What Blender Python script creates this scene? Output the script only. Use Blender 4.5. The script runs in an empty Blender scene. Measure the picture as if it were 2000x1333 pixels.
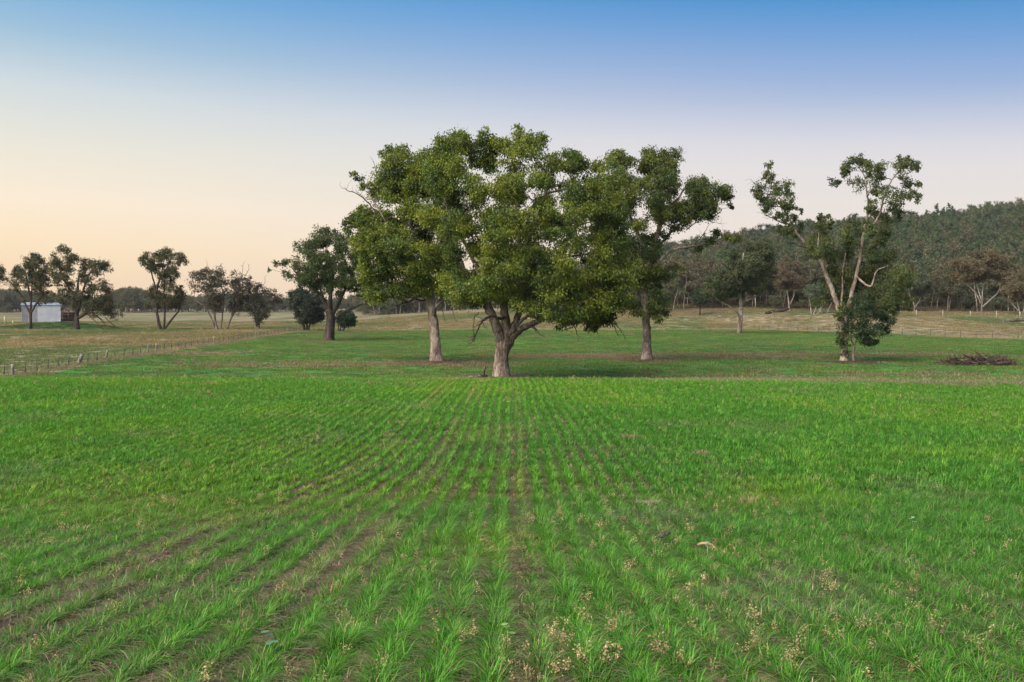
import bpy, math, random
import numpy as np
rng = np.random.default_rng(7)
random.seed(7)
scene = bpy.context.scene
COL = scene.collection

# ------------------------------------------------------------------ camera
EYE = 1.75
F = 2000 * 35.0 / 36.0
PITCH = math.atan(61.5 / F)
cam_data = bpy.data.cameras.new('camera')
cam_data.lens = 35.0; cam_data.sensor_width = 36.0
cam_data.clip_start = 0.1; cam_data.clip_end = 9000
cam = bpy.data.objects.new('camera', cam_data)
cam.location = (0, 0, EYE)
cam.rotation_euler = (math.pi / 2 - PITCH, 0, 0)
COL.objects.link(cam); scene.camera = cam

# ------------------------------------------------------------------ sky
SUN_AZ = math.radians(-62)      # glow lies to the left of the view
world = bpy.data.worlds.new('World'); scene.world = world; world.use_nodes = True
nt = world.node_tree; nt.nodes.clear()
def N(t, **k):
    n = nt.nodes.new(t)
    for a, b in k.items(): setattr(n, a, b)
    return n
def L(a, b): nt.links.new(a, b)
def math_node(op, a, b=None, clamp=False):
    n = N('ShaderNodeMath', operation=op); n.use_clamp = clamp
    for i, v in enumerate((a, b)):
        if v is None: continue
        if isinstance(v, (int, float)): n.inputs[i].default_value = v
        else: L(v, n.inputs[i])
    return n.outputs[0]
def srgb(r, g, b):
    return tuple(((c / 255) / 12.92 if c / 255 <= .04045 else ((c / 255 + .055) / 1.055) ** 2.4) for c in (r, g, b)) + (1,)
def ramp_node(fac, stops):
    r = N('ShaderNodeValToRGB'); L(fac, r.inputs[0])
    e = r.color_ramp.elements
    e[0].position = stops[0][0]; e[0].color = stops[0][1]
    e[1].position = stops[-1][0]; e[1].color = stops[-1][1]
    for p, c in stops[1:-1]:
        x = e.new(p); x.color = c
    r.color_ramp.interpolation = 'LINEAR'
    return r.outputs[0]
tc = N('ShaderNodeTexCoord'); sep = N('ShaderNodeSeparateXYZ'); L(tc.outputs['Generated'], sep.inputs[0])
elev = math_node('MAXIMUM', sep.outputs[2], 0.0)
# cosine of the angle to the glow's azimuth
sx, sy = math.sin(SUN_AZ), math.cos(SUN_AZ)
ca = math_node('ADD', math_node('MULTIPLY', sep.outputs[0], sx), math_node('MULTIPLY', sep.outputs[1], sy))
away = math_node('MULTIPLY', math_node('SUBTRACT', 1.0, ca), 0.5)        # 0 at the glow, 1 opposite
shift = math_node('MULTIPLY', math_node('MULTIPLY', math_node('SUBTRACT', away, 0.15), 0.17), math_node('MULTIPLY', elev, 5.0, True))
zz = math_node('ADD', elev, shift)
cool = ramp_node(zz, [(0.0, srgb(244, 224, 206)), (0.06, srgb(243, 228, 214)), (0.12, srgb(234, 226, 220)), (0.165, srgb(228, 224, 225)),
                      (0.19, srgb(219, 218, 225)), (0.212, srgb(203, 208, 224)), (0.235, srgb(181, 194, 221)), (0.26, srgb(155, 180, 219)),
                      (0.30, srgb(113, 161, 215)), (0.33, srgb(74, 147, 209)), (0.36, srgb(28, 138, 203)), (0.55, srgb(24, 104, 176)), (1.0, srgb(18, 68, 138))])
warm = ramp_node(zz, [(0.0, srgb(253, 213, 164)), (0.025, srgb(254, 220, 174)), (0.055, srgb(255, 229, 188)), (0.095, srgb(254, 237, 212)),
                      (0.144, srgb(234, 231, 217)), (0.192, srgb(207, 219, 224)), (0.239, srgb(154, 192, 218)), (0.285, srgb(104, 171, 219)),
                      (0.34, srgb(60, 150, 212)), (0.55, srgb(30, 108, 180)), (1.0, srgb(18, 68, 138))])
mr = N('ShaderNodeMapRange'); L(away, mr.inputs[0]); mr.interpolation_type = 'SMOOTHSTEP'
mr.inputs[1].default_value = 0.04; mr.inputs[2].default_value = 0.36; mr.inputs[3].default_value = 1; mr.inputs[4].default_value = 0
mx = N('ShaderNodeMix', data_type='RGBA'); L(mr.outputs[0], mx.inputs[0]); L(cool, mx.inputs[6]); L(warm, mx.inputs[7])
sky = N('ShaderNodeTexSky', sky_type='NISHITA'); sky.sun_disc = False
sky.sun_elevation = math.radians(2.0); sky.sun_rotation = SUN_AZ
bg1 = N('ShaderNodeBackground'); L(mx.outputs[2], bg1.inputs[0]); bg1.inputs[1].default_value = 1.0 / 2 ** 0.65
bg2 = N('ShaderNodeBackground'); L(sky.outputs[0], bg2.inputs[0]); bg2.inputs[1].default_value = 0.004
addn = N('ShaderNodeAddShader'); L(bg1.outputs[0], addn.inputs[0]); L(bg2.outputs[0], addn.inputs[1])
out = N('ShaderNodeOutputWorld'); L(addn.outputs[0], out.inputs[0])

# ------------------------------------------------------------------ sun: afterglow, very soft
sun_data = bpy.data.lights.new('sun', 'SUN'); sun_data.energy = 4.4
sun_data.angle = math.radians(68); sun_data.color = (1.0, 0.93, 0.84)
sun = bpy.data.objects.new('sun', sun_data); COL.objects.link(sun)
from mathutils import Vector
sun.rotation_euler = Vector((0.62, 0.55, -0.80)).to_track_quat('-Z', 'Y').to_euler()
scene.view_settings.view_transform = 'Standard'; scene.view_settings.look = 'None'
scene.view_settings.exposure = 0.65; scene.view_settings.gamma = 1.0
scene.view_settings.use_curve_mapping = False
scene.cycles.max_bounces = 6; scene.cycles.diffuse_bounces = 3; scene.cycles.transmission_bounces = 3
scene.cycles.glossy_bounces = 2; scene.cycles.caustics_reflective = False; scene.cycles.caustics_refractive = False

# ------------------------------------------------------------------ helpers
def px2w(px, py, D, dep=0.0):
    """point seen at photo pixel (px,py), D+dep metres ahead of the viewpoint"""
    u = px - 1000.0; v = 666.5 - py
    cy = F * math.cos(PITCH) + v * math.sin(PITCH)
    cz = -F * math.sin(PITCH) + v * math.cos(PITCH)
    s = (D + dep) / cy
    return np.array((u * s, D + dep, EYE + cz * s))

def hash2(ix, iy, seed):
    h = (ix.astype(np.int64) * 374761393 + iy.astype(np.int64) * 668265263 + seed * 974634777) & 0xffffffff
    h = ((h ^ (h >> 13)) * 1274126177) & 0xffffffff
    return ((h ^ (h >> 16)) & 0xffffff) / float(0xffffff)
def vnoise(x, y, seed=0):
    x = np.asarray(x, float); y = np.asarray(y, float)
    ix = np.floor(x); iy = np.floor(y); fx = x - ix; fy = y - iy
    fx = fx * fx * (3 - 2 * fx); fy = fy * fy * (3 - 2 * fy)
    a = hash2(ix, iy, seed); b = hash2(ix + 1, iy, seed); c = hash2(ix, iy + 1, seed); d = hash2(ix + 1, iy + 1, seed)
    return (a * (1 - fx) + b * fx) * (1 - fy) + (c * (1 - fx) + d * fx) * fy
def fbm(x, y, seed=0, oct=4):
    s = 0; a = 0.5; t = 0
    for k in range(oct):
        s = s + a * vnoise(np.asarray(x) * 2 ** k + 17.3 * k, np.asarray(y) * 2 ** k - 9.1 * k, seed + k); t += a; a *= 0.5
    return s / t
def sstep(e0, e1, x):
    t = np.clip((np.asarray(x, float) - e0) / (e1 - e0), 0, 1); return t * t * (3 - 2 * t)

# ------------------------------------------------------------------ drill rows: they swing left in the left foreground
def row_shift(rr, y):
    return -1.15 * sstep(0, 4.5, -np.asarray(rr, float)) * (1 - sstep(10.5, 19.5, y)) - .05 * np.maximum(0, -rr - 1) * sstep(22, 45, y)
def row_coord(x, y):
    u = np.asarray(x, float)
    for _ in range(6): u = .5 * u + .5 * (x - row_shift(u, y))
    return u
# ------------------------------------------------------------------ terrain
RY = np.array([-80, 0, 5.7, 10, 14, 22, 33, 45, 50, 55, 60, 75, 86, 125, 152, 185, 230, 300, 700, 1200, 8000.])
RR = np.array([0.6, 1.75, 2.12, 2.55, 2.84, 3.05, 3.20, 3.36, 3.58, 3.98, 4.17, 3.98, 4.0, 3.92, 3.65, 3.75, 4.1, 3.6, 1.2, 0.9, 0.9])
def Rof(y):
    y = np.asarray(y, float); s = 0
    for k in (-1, -.5, 0, .5, 1):
        s = s + np.interp(y + k * (0.4 + 0.035 * np.abs(y)), RY, RR)
    return s / 5
def edge_far(x):
    return np.interp(x, [-60, -36, 45, 65, 130, 300], [172, 173, 178, 127, 112, 100])
def fence_x(y):
    return np.interp(y, [-60, 60, 90, 123, 173, 260], [-24, -31, -33, -35, -36.5, -40])
HX = np.array([-60, 0, 85, 141, 212, 283, 400, 700, 1500.])
HH = np.array([0, 3, 21, 32, 39, 47, 53, 42, 20.])
def height(x, y):
    x = np.asarray(x, float); y = np.asarray(y, float)
    z = EYE - Rof(y)
    # the crest of the near field sinks towards the right and lifts a little on the left
    fade = 1 - sstep(44, 60, y)
    z = z - 0.42 * sstep(4, 26, x) * sstep(15, 40, y) * fade + 0.12 * sstep(4, 26, -x) * sstep(15, 40, y) * fade
    # paddock climbing to the foot of the wood
    w = sstep(-70, 20, x)
    e = edge_far(x)
    z = z + w * 3.4 * sstep(0, 95, y - e) * (1 - sstep(500, 800, y))
    z = z - 0.55 * w * sstep(0, 10, y - e) * (1 - sstep(10, 26, y - e)) * 0.3
    hm = np.interp(x, HX, HH)
    z = z + hm * np.clip((y - 245) / 310.0, 0, 1) ** 1.15 * (1 - 0.8 * sstep(650, 1300, y))
    # green mound by the shed
    z = z + 1.5 * np.exp(-((x + 97) / 11) ** 2 - ((y - 214) / 5) ** 2)
    z = z + (fbm(x / 9, y / 9, 3) - 0.5) * 0.22 * sstep(8, 60, y) + (fbm(x / 45, y / 45, 5) - .5) * 1.0 * sstep(120, 260, y)
    z = z + (fbm(x / .35, y / .35, 11, 2) - 0.5) * 0.05 * (1 - sstep(14, 26, y))
    rowp = np.cos(2 * np.pi * row_coord(x, y) / ROW) * 0.014 * (1 - sstep(14, 22, y))
    return z + rowp
ROW = 0.28

def infield(x, y):
    return (x > fence_x(y) + 1.0 + 0.6 * (fbm(x / 3, y / 3, 77, 2) - .5)) & (y < edge_far(x) + 2.5 * (fbm(x / 4, x * 0 + 3, 78, 2) - .5))
def dryness(x, y):
    """0 lush .. 1 dry stubble, over the sown field"""
    n = fbm(x / 2.2, y / 2.6, 21); n2 = fbm(x / 7, y / 12, 25)
    d = sstep(0.60, 0.74, n) * (0.25 - .05 * sstep(40, 60, y))
    sA = np.exp(-((y - 86 - 0.05 * x) / 4.2) ** 2) * sstep(-6, 3, x) * (1 - sstep(32, 46, x))
    sB = 1.3 * np.exp(-((y - 54.0 + 0.04 * x) / 3.0) ** 2) * sstep(-2, 12, x)
    sB2 = np.exp(-((y - 50 + 0.02 * x) / 1.6) ** 2) * sstep(16, 24, x) * .8
    sC = np.exp(-((y - 74 - 0.1 * x) / 2.3) ** 2) * sstep(-27, -16, x) * (1 - sstep(-3, 3, x)) * .8
    sD = np.exp(-((y - 90) / 3.0) ** 2 - ((x + 28) / 4.) ** 2)
    sE = np.exp(-((y - 62) / 2.5) ** 2) * sstep(2, 10, x) * 0.35
    strips = np.clip(sA + sB + sB2 + sC + sD + sE, 0, 1)
    d = d + strips * sstep(0.25, 0.62, n * .6 + n2 * .4 + strips * .12) * 1.1
    for tx, ty, r in TREE_FEET:
        q = np.hypot(x - tx, (y - ty) * .7)
        d = d + 0.9 * np.exp(-(q / r) ** 2) * (0.4 + n)
    return np.clip(d, 0, 1)
TREE_FEET = [(-0.6, 60, 1.0), (-5.7, 76, 1.2), (10.7, 79, 1.8), (25.6, 75.5, 1.0), (-23, 125, 1.2), (34.5, 152, 1.5)]

def axis(parts):
    v = [parts[0][0]]
    for a, b, s in parts:
        n = max(1, int(round((b - a) / s))); v += list(np.linspace(a, b, n + 1)[1:])
    return np.array(v)
gy = axis([(-60, 2, 3), (2, 16, .16), (16, 36, .4), (36, 64, .6), (64, 130, 1.2), (130, 330, 2.5), (330, 700, 12), (700, 1500, 60), (1500, 3000, 500)])
gx = axis([(-3000, -1200, 600), (-1200, -300, 60), (-300, -80, 5), (-80, -26, 1.2), (-26, -8, .5), (-8, 8, .16), (8, 26, .5), (26, 90, 1.1), (90, 330, 6), (330, 1200, 40), (1200, 3000, 600)])
GX, GY = np.meshgrid(gx, gy)
GZ = height(GX, GY)
nx, ny = len(gx), len(gy)

def ground_color(x, y):
    n1 = fbm(x / 1.3, y / 1.3, 31); n2 = fbm(x / 14, y / 30, 33); n3 = fbm(x / 5, y / 9, 37); n4 = fbm(x / .25, y / .25, 39, 3)
    c = np.zeros(x.shape + (3,))
    soil = np.array([.20, .135, .085]); straw = np.array([.36, .26, .165]); green = np.array([.06, .17, .03])
    fld = infield(x, y)
    dr = dryness(x, y)
    nearmask = 1 - sstep(14, 50, y)
    base = green * (0.8 + .5 * n1)[..., None]
    so = soil + (straw - soil) * (n4 * sstep(.35, .7, n1))[..., None]
    a = np.clip(nearmask * (0.55 + .9 * n1), 0, 1)[..., None]
    fc = base * (1 - a) + so * a
    dd = np.array([.21, .155, .09]) * (0.7 + .5 * n1)[..., None]
    fc = fc * (1 - dr[..., None]) + dd * dr[..., None]
    tan = np.array([.25, .205, .12]); olive = np.array([.115, .125, .05]); brown = np.array([.13, .095, .06])
    t = sstep(.42, .62, n2 * .5 + n3 * .5)[..., None]
    pc = tan * (1 - t) + olive * t
    pc = pc * (0.75 + .5 * n1)[..., None]
    pale = np.exp(-((y - edge_far(x) - 7) / 6) ** 2) * (x > -36)
    pc = pc * (1 - .7 * pale[..., None]) + np.array([.27, .22, .15]) * .7 * pale[..., None]
    mound = np.exp(-((x + 97) / 16) ** 2 - ((y - 213) / 6) ** 2)
    mound = np.clip(mound * 1.5 + .5 * np.exp(-((y - 207) / 6) ** 2) * (x < -60) * n3, 0, 1)[..., None]
    pc = pc * (1 - mound) + np.array([.05, .10, .025]) * mound
    wd = sstep(60, 95, y - edge_far(x) + 16 * (n3 - .5) + 10 * (n2 - .5)) * sstep(10, 60, x)
    wd = np.maximum(wd, sstep(225, 260, y) * sstep(-10, 60, x))[..., None]
    pc = pc * (1 - wd) + brown * (.6 + .7 * n1)[..., None] * wd
    c = np.where(fld[..., None], fc, pc)
    return np.clip(c, 0, 1)

def new_mesh(name, verts, faces_flat, counts, mat, col=None, smooth=False):
    me = bpy.data.meshes.new(name)
    verts = np.asarray(verts, np.float32); faces_flat = np.asarray(faces_flat, np.int32); counts = np.asarray(counts, np.int32)
    me.vertices.add(len(verts)); me.vertices.foreach_set('co', verts.ravel())
    me.loops.add(len(faces_flat)); me.loops.foreach_set('vertex_index', faces_flat)
    me.polygons.add(len(counts))
    st = np.concatenate([[0], np.cumsum(counts)[:-1]]).astype(np.int32)
    me.polygons.foreach_set('loop_start', st)
    if smooth: me.polygons.foreach_set('use_smooth', np.ones(len(counts), bool))
    if col is not None:
        at = me.color_attributes.new('Col', 'FLOAT_COLOR', 'POINT')
        c4 = np.ones((len(verts), 4), np.float32); c4[:, :3] = col
        at.data.foreach_set('color', c4.ravel())
    if mat: me.materials.append(mat)
    me.update(calc_edges=True); me.validate()
    return me
def link(name, data, parent=None, **props):
    o = bpy.data.objects.new(name, data); COL.objects.link(o)
    if parent is not None: o.parent = parent
    for k, v in props.items(): o[k] = v
    return o
def thing(name, label, cat, loc, group=None, data=None):
    o = bpy.data.objects.new(name, data); COL.objects.link(o); o.location = loc
    o['label'] = label; o['category'] = cat
    if group: o['group'] = group
    return o

# ------------------------------------------------------------------ materials
def mat_new(name):
    m = bpy.data.materials.new(name); m.use_nodes = True; m.node_tree.nodes.clear(); return m
def ground_material():
    m = mat_new('ground'); t = m.node_tree; n = t.nodes; l = t.links
    o = n.new('ShaderNodeOutputMaterial'); b = n.new('ShaderNodeBsdfPrincipled'); b.inputs['Roughness'].default_value = .95
    b.inputs['Specular IOR Level'].default_value = .1
    a = n.new('ShaderNodeAttribute'); a.attribute_name = 'Col'
    g = n.new('ShaderNodeNewGeometry')
    n1 = n.new('ShaderNodeTexNoise'); n1.inputs['Scale'].default_value = 9; n1.inputs['Detail'].default_value = 6; n1.inputs['Roughness'].default_value = .7
    n2 = n.new('ShaderNodeTexNoise'); n2.inputs['Scale'].default_value = .9; n2.inputs['Detail'].default_value = 5
    l.new(g.outputs['Position'], n1.inputs['Vector']); l.new(g.outputs['Position'], n2.inputs['Vector'])
    ad = n.new('ShaderNodeMath'); ad.operation = 'ADD'; l.new(n1.outputs[0], ad.inputs[0]); l.new(n2.outputs[0], ad.inputs[1])
    mp = n.new('ShaderNodeMapRange'); l.new(ad.outputs[0], mp.inputs[0]); mp.inputs[1].default_value = .7; mp.inputs[2].default_value = 1.3; mp.inputs[3].default_value = .55; mp.inputs[4].default_value = 1.45
    mu = n.new('ShaderNodeVectorMath'); mu.operation = 'SCALE'; l.new(a.outputs['Color'], mu.inputs[0]); l.new(mp.outputs[0], mu.inputs['Scale'])
    l.new(mu.outputs[0], b.inputs['Base Color'])
    bp = n.new('ShaderNodeBump'); bp.inputs['Strength'].default_value = .6; bp.inputs['Distance'].default_value = .04
    l.new(n1.outputs[0], bp.inputs['Height']); l.new(bp.outputs[0], b.inputs['Normal'])
    l.new(b.outputs[0], o.inputs[0]); return m
def leaf_material(name, tr=.3, tint=False, rough=.55):
    m = mat_new(name); t = m.node_tree; n = t.nodes; l = t.links
    o = n.new('ShaderNodeOutputMaterial'); b = n.new('ShaderNodeBsdfPrincipled'); b.inputs['Roughness'].default_value = rough
    b.inputs['Specular IOR Level'].default_value = .25
    a = n.new('ShaderNodeAttribute'); a.attribute_name = 'Col'
    c = a.outputs['Color']
    if tint:
        a2 = n.new('ShaderNodeAttribute'); a2.attribute_type = 'INSTANCER'; a2.attribute_name = 'tint'
        mu = n.new('ShaderNodeVectorMath'); mu.operation = 'MULTIPLY'; l.new(c, mu.inputs[0]); l.new(a2.outputs['Color'], mu.inputs[1]); c = mu.outputs[0]
    l.new(c, b.inputs['Base Color'])
    tl = n.new('ShaderNodeBsdfTranslucent')
    hv = n.new('ShaderNodeVectorMath'); hv.operation = 'MULTIPLY'; l.new(c, hv.inputs[0]); hv.inputs[1].default_value = (1.25, 1.15, .6); l.new(hv.outputs[0], tl.inputs[0])
    mx = n.new('ShaderNodeMixShader'); mx.inputs[0].default_value = tr
    l.new(b.outputs[0], mx.inputs[1]); l.new(tl.outputs[0], mx.inputs[2]); l.new(mx.outputs[0], o.inputs[0]); return m
def bark_material(name, ca, cb, cc, scale=2.2):
    m = mat_new(name); t = m.node_tree; n = t.nodes; l = t.links
    o = n.new('ShaderNodeOutputMaterial'); b = n.new('ShaderNodeBsdfPrincipled'); b.inputs['Roughness'].default_value = .85
    b.inputs['Specular IOR Level'].default_value = .2
    g = n.new('ShaderNodeNewGeometry'); mp = n.new('ShaderNodeMapping'); mp.inputs['Scale'].default_value = (1, 1, .35)
    l.new(g.outputs['Position'], mp.inputs[0])
    n1 = n.new('ShaderNodeTexNoise'); n1.inputs['Scale'].default_value = scale; n1.inputs['Detail'].default_value = 5; n1.inputs['Roughness'].default_value = .65
    n2 = n.new('ShaderNodeTexNoise'); n2.inputs['Scale'].default_value = scale * 6; n2.inputs['Detail'].default_value = 4
    l.new(mp.outputs[0], n1.inputs['Vector']); l.new(mp.outputs[0], n2.inputs['Vector'])
    r = n.new('ShaderNodeValToRGB'); e = r.color_ramp.elements
    e[0].position = .40; e[0].color = ca + (1,); e[1].position = .60; e[1].color = cc + (1,); x = e.new(.5); x.color = cb + (1,)
    av = n.new('ShaderNodeMix'); av.data_type = 'FLOAT'; av.inputs[0].default_value = .4
    l.new(n1.outputs[0], av.inputs[2]); l.new(n2.outputs[0], av.inputs[3]); l.new(av.outputs[0], r.inputs[0])
    l.new(r.outputs[0], b.inputs['Base Color'])
    bp = n.new('ShaderNodeBump'); bp.inputs['Strength'].default_value = .7; bp.inputs['Distance'].default_value = .05
    l.new(n2.outputs[0], bp.inputs['Height']); l.new(bp.outputs[0], b.inputs['Normal'])
    l.new(b.outputs[0], o.inputs[0]); return m
def plain_material(name, c, rough=.8, noise=.3, scale=3, metal=0):
    m = mat_new(name); t = m.node_tree; n = t.nodes; l = t.links
    o = n.new('ShaderNodeOutputMaterial'); b = n.new('ShaderNodeBsdfPrincipled'); b.inputs['Roughness'].default_value = rough; b.inputs['Metallic'].default_value = metal
    tcx = n.new('ShaderNodeTexCoord'); n1 = n.new('ShaderNodeTexNoise'); n1.inputs['Scale'].default_value = scale; n1.inputs['Detail'].default_value = 5
    l.new(tcx.outputs['Object'], n1.inputs['Vector'])
    mp = n.new('ShaderNodeMapRange'); l.new(n1.outputs[0], mp.inputs[0]); mp.inputs[1].default_value = .3; mp.inputs[2].default_value = .7
    mp.inputs[3].default_value = 1 - noise; mp.inputs[4].default_value = 1 + noise
    mu = n.new('ShaderNodeVectorMath'); mu.operation = 'SCALE'; mu.inputs[0].default_value = c; l.new(mp.outputs[0], mu.inputs['Scale'])
    l.new(mu.outputs[0], b.inputs['Base Color']); l.new(b.outputs[0], o.inputs[0]); return m
M_ground = ground_material()
M_leaf = leaf_material('gum_leaves', .3)
M_grass = leaf_material('grass_blades', .35, True, .5)
B_pale = bark_material('pale_pinkish_bark', (.10, .068, .05), (.27, .20, .15), (.46, .37, .29), 1.6)
B_grey = bark_material('grey_brown_bark', (.075, .055, .042), (.17, .13, .10), (.32, .26, .21))
B_dark = bark_material('dark_rough_bark', (.022, .017, .014), (.05, .037, .03), (.12, .085, .065))
B_white = bark_material('white_bark', (.18, .14, .11), (.36, .30, .24), (.50, .44, .37))
B_twig = bark_material('twig_bark', (.045, .033, .026), (.085, .063, .05), (.14, .11, .085))
M_wood = bark_material('weathered_post_wood', (.12, .10, .085), (.26, .225, .19), (.38, .34, .29), 6)
M_steel = plain_material('dull_steel', (.06, .05, .045), .6, .3, 5)

# ------------------------------------------------------------------ ground sheets (one height field, split where the land use changes)
idx = np.arange(nx * ny).reshape(ny, nx)
quads = np.stack([idx[:-1, :-1], idx[:-1, 1:], idx[1:, 1:], idx[1:, :-1]], -1).reshape(-1, 4)
cx = (GX[:-1, :-1] + GX[1:, 1:]).ravel() / 2; cy = (GY[:-1, :-1] + GY[1:, 1:]).ravel() / 2
f_field = infield(cx, cy)
f_hill = (~f_field) & (cy > 250) & (cx > 20) & (cy < 1300) & (cx < 1200)
V = np.stack([GX.ravel(), GY.ravel(), GZ.ravel()], -1)
for nm, sel in (('crop_field', f_field), ('hill', f_hill), ('paddock', ~f_field & ~f_hill)):
    q = quads[sel]; u, inv = np.unique(q, return_inverse=True)
    vv = V[u]
    me = new_mesh(nm, vv, inv.reshape(-1), np.full(len(q), 4), M_ground, ground_color(vv[:, 0], vv[:, 1]), True)
    link(nm, me, kind='structure')

# ------------------------------------------------------------------ grass prototypes and scattering
def blades(n, spread, h0, h1, w, lean, seg, cols, seed, sx=1.0, patch=False):
    r = np.random.default_rng(seed); V_, Fc, C_ = [], [], []; k = 0
    for i in range(n):
        a = r.uniform(0, 2 * math.pi); rad = spread * math.sqrt(r.random())
        bx, by = rad * math.cos(a) * sx, rad * math.sin(a)
        if patch: da = r.uniform(0, 2 * math.pi)
        else: da = math.atan2(by * .6, bx) + r.normal(0, .9)
        le = lean * r.uniform(.2, 1.15); h = r.uniform(h0, h1)
        dx, dy = math.cos(da), math.sin(da); px_, py_ = -dy, dx
        c = np.array(cols[r.choice(len(cols), p=[q[1] for q in cols])][0]) * r.uniform(.5, 1.38)
        ww = w * r.uniform(.7, 1.3)
        pts = []
        for s in range(seg + 1):
            t = s / seg; o = h * le * (t * t * .9 + .12 * t); z = h * (t - .38 * le * t * t * t)
            pts.append((bx + dx * o, by + dy * o, z, ww * (1 - .85 * t ** 1.5)))
        for s, (x, y, z, q) in enumerate(pts):
            if s < seg:
                V_ += [(x - px_ * q / 2, y - py_ * q / 2, z), (x + px_ * q / 2, y + py_ * q / 2, z)]; C_ += [c, c]
            else: V_.append((x, y, z)); C_.append(c)
        for s in range(seg):
            a0 = k + 2 * s
            Fc.append((a0, a0 + 1, a0 + 3, a0 + 2) if s < seg - 1 else (a0, a0 + 1, a0 + 2))
        k = len(V_)
    return np.array(V_), Fc, np.array(C_)
def proto(coll, name, data, mat):
    V_, Fc, C_ = data
    me = new_mesh(name, V_, [i for f in Fc for i in f], [len(f) for f in Fc], mat, C_)
    o = bpy.data.objects.new(name, me); coll.objects.link(o); return o
def scatter(name, coll, pts, rot, scl, pick, tint, kind='stuff', **props):
    n = len(pts); me = bpy.data.meshes.new(name); me.vertices.add(n)
    me.vertices.foreach_set('co', np.asarray(pts, np.float32).ravel())
    for nm, ty, arr, key in (('rot', 'FLOAT_VECTOR', rot, 'vector'), ('scl', 'FLOAT_VECTOR', scl, 'vector'), ('pick', 'INT', pick, 'value')):
        at = me.attributes.new(nm, ty, 'POINT'); at.data.foreach_set(key, np.asarray(arr, np.int32 if ty == 'INT' else np.float32).ravel())
    at = me.attributes.new('tint', 'FLOAT_COLOR', 'POINT'); c4 = np.ones((n, 4), np.float32); c4[:, :3] = tint; at.data.foreach_set('color', c4.ravel())
    o = link(name, me, kind=kind, **props)
    g = bpy.data.node_groups.new(name, 'GeometryNodeTree')
    g.interface.new_socket('Geometry', in_out='INPUT', socket_type='NodeSocketGeometry'); g.interface.new_socket('Geometry', in_out='OUTPUT', socket_type='NodeSocketGeometry')
    gi = g.nodes.new('NodeGroupInput'); go = g.nodes.new('NodeGroupOutput'); ip = g.nodes.new('GeometryNodeInstanceOnPoints')
    ci = g.nodes.new('GeometryNodeCollectionInfo'); ci.inputs[0].default_value = coll; ci.inputs[1].default_value = True; ci.inputs[2].default_value = True
    def na(nm, ty):
        x = g.nodes.new('GeometryNodeInputNamedAttribute'); x.data_type = ty; x.inputs[0].default_value = nm; return x.outputs[0]
    g.links.new(gi.outputs[0], ip.inputs['Points']); g.links.new(ci.outputs[0], ip.inputs['Instance'])
    ip.inputs['Pick Instance'].default_value = True
    g.links.new(na('pick', 'INT'), ip.inputs['Instance Index']); g.links.new(na('rot', 'FLOAT_VECTOR'), ip.inputs['Rotation']); g.links.new(na('scl', 'FLOAT_VECTOR'), ip.inputs['Scale'])
    g.links.new(ip.outputs[0], go.inputs[0])
    md = o.modifiers.new('scatter', 'NODES'); md.node_group = g
    return o
G1, G2, G3 = (.130, .310, .032), (.078, .235, .028), (.22, .38, .042); TAN = (.40, .29, .16); OLV = (.13, .17, .05)
pal_lush = [(G1, .48), (G2, .36), (G3, .13), (TAN, .03)]
pal_fill = [(G1, .36), (G2, .32), (OLV, .20), (TAN, .12)]
pal_dry = [(TAN, .42), ((.30, .23, .12), .30), (OLV, .20), ((.14, .17, .06), .08)]
c_tuft = bpy.data.collections.new('tuft_shapes')
for i in range(7):
    proto(c_tuft, 'tuft_%02d' % i, blades(62, .10, .07, .21, .0068, 1.35, 3, pal_lush, 100 + i, .7), M_grass)
for i in range(6):
    proto(c_tuft, 'tuft_%02d' % (7 + i), blades(38, .085, .07, .18, .012, 1.0, 2, pal_lush, 200 + i, .75), M_grass)
for i in range(5):
    proto(c_tuft, 'tuft_%02d' % (13 + i), blades(34, .20, .03, .09, .008, 1.1, 2, pal_fill, 300 + i, 1, True), M_grass)
for i in range(5):
    proto(c_tuft, 'tuft_%02d' % (18 + i), blades(60, .34, .04, .12, .016, 1.1, 2, pal_fill, 400 + i, 1, True), M_grass)
for i in range(5):
    proto(c_tuft, 'tuft_%02d' % (23 + i), blades(44, .17, .012, .045, .0075, 1.4, 2, [(OLV, .42), ((.09, .13, .04), .28), (TAN, .14), ((.2, .13, .08), .16)], 450 + i, 1, True), M_grass)
c_patch = bpy.data.collections.new('patch_shapes')
for i in range(6):
    proto(c_patch, 'patch_%02d' % i, blades(190, .75, .05, .14, .034, 1.0, 1, [(G1, .42), (G2, .40), (OLV, .12), (TAN, .06)], 500 + i, 1, True), M_grass)
for i in range(6):
    proto(c_patch, 'patch_%02d' % (6 + i), blades(150, .75, .05, .22, .035, .8, 1, pal_dry, 600 + i, 1, True), M_grass)
for i in range(3):
    proto(c_patch, 'patch_%02d' % (12 + i), blades(70, .22, .15, .45, .028, .6, 1, [(TAN, .7), ((.5, .4, .25), .3)], 700 + i, 1, True), M_grass)

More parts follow.
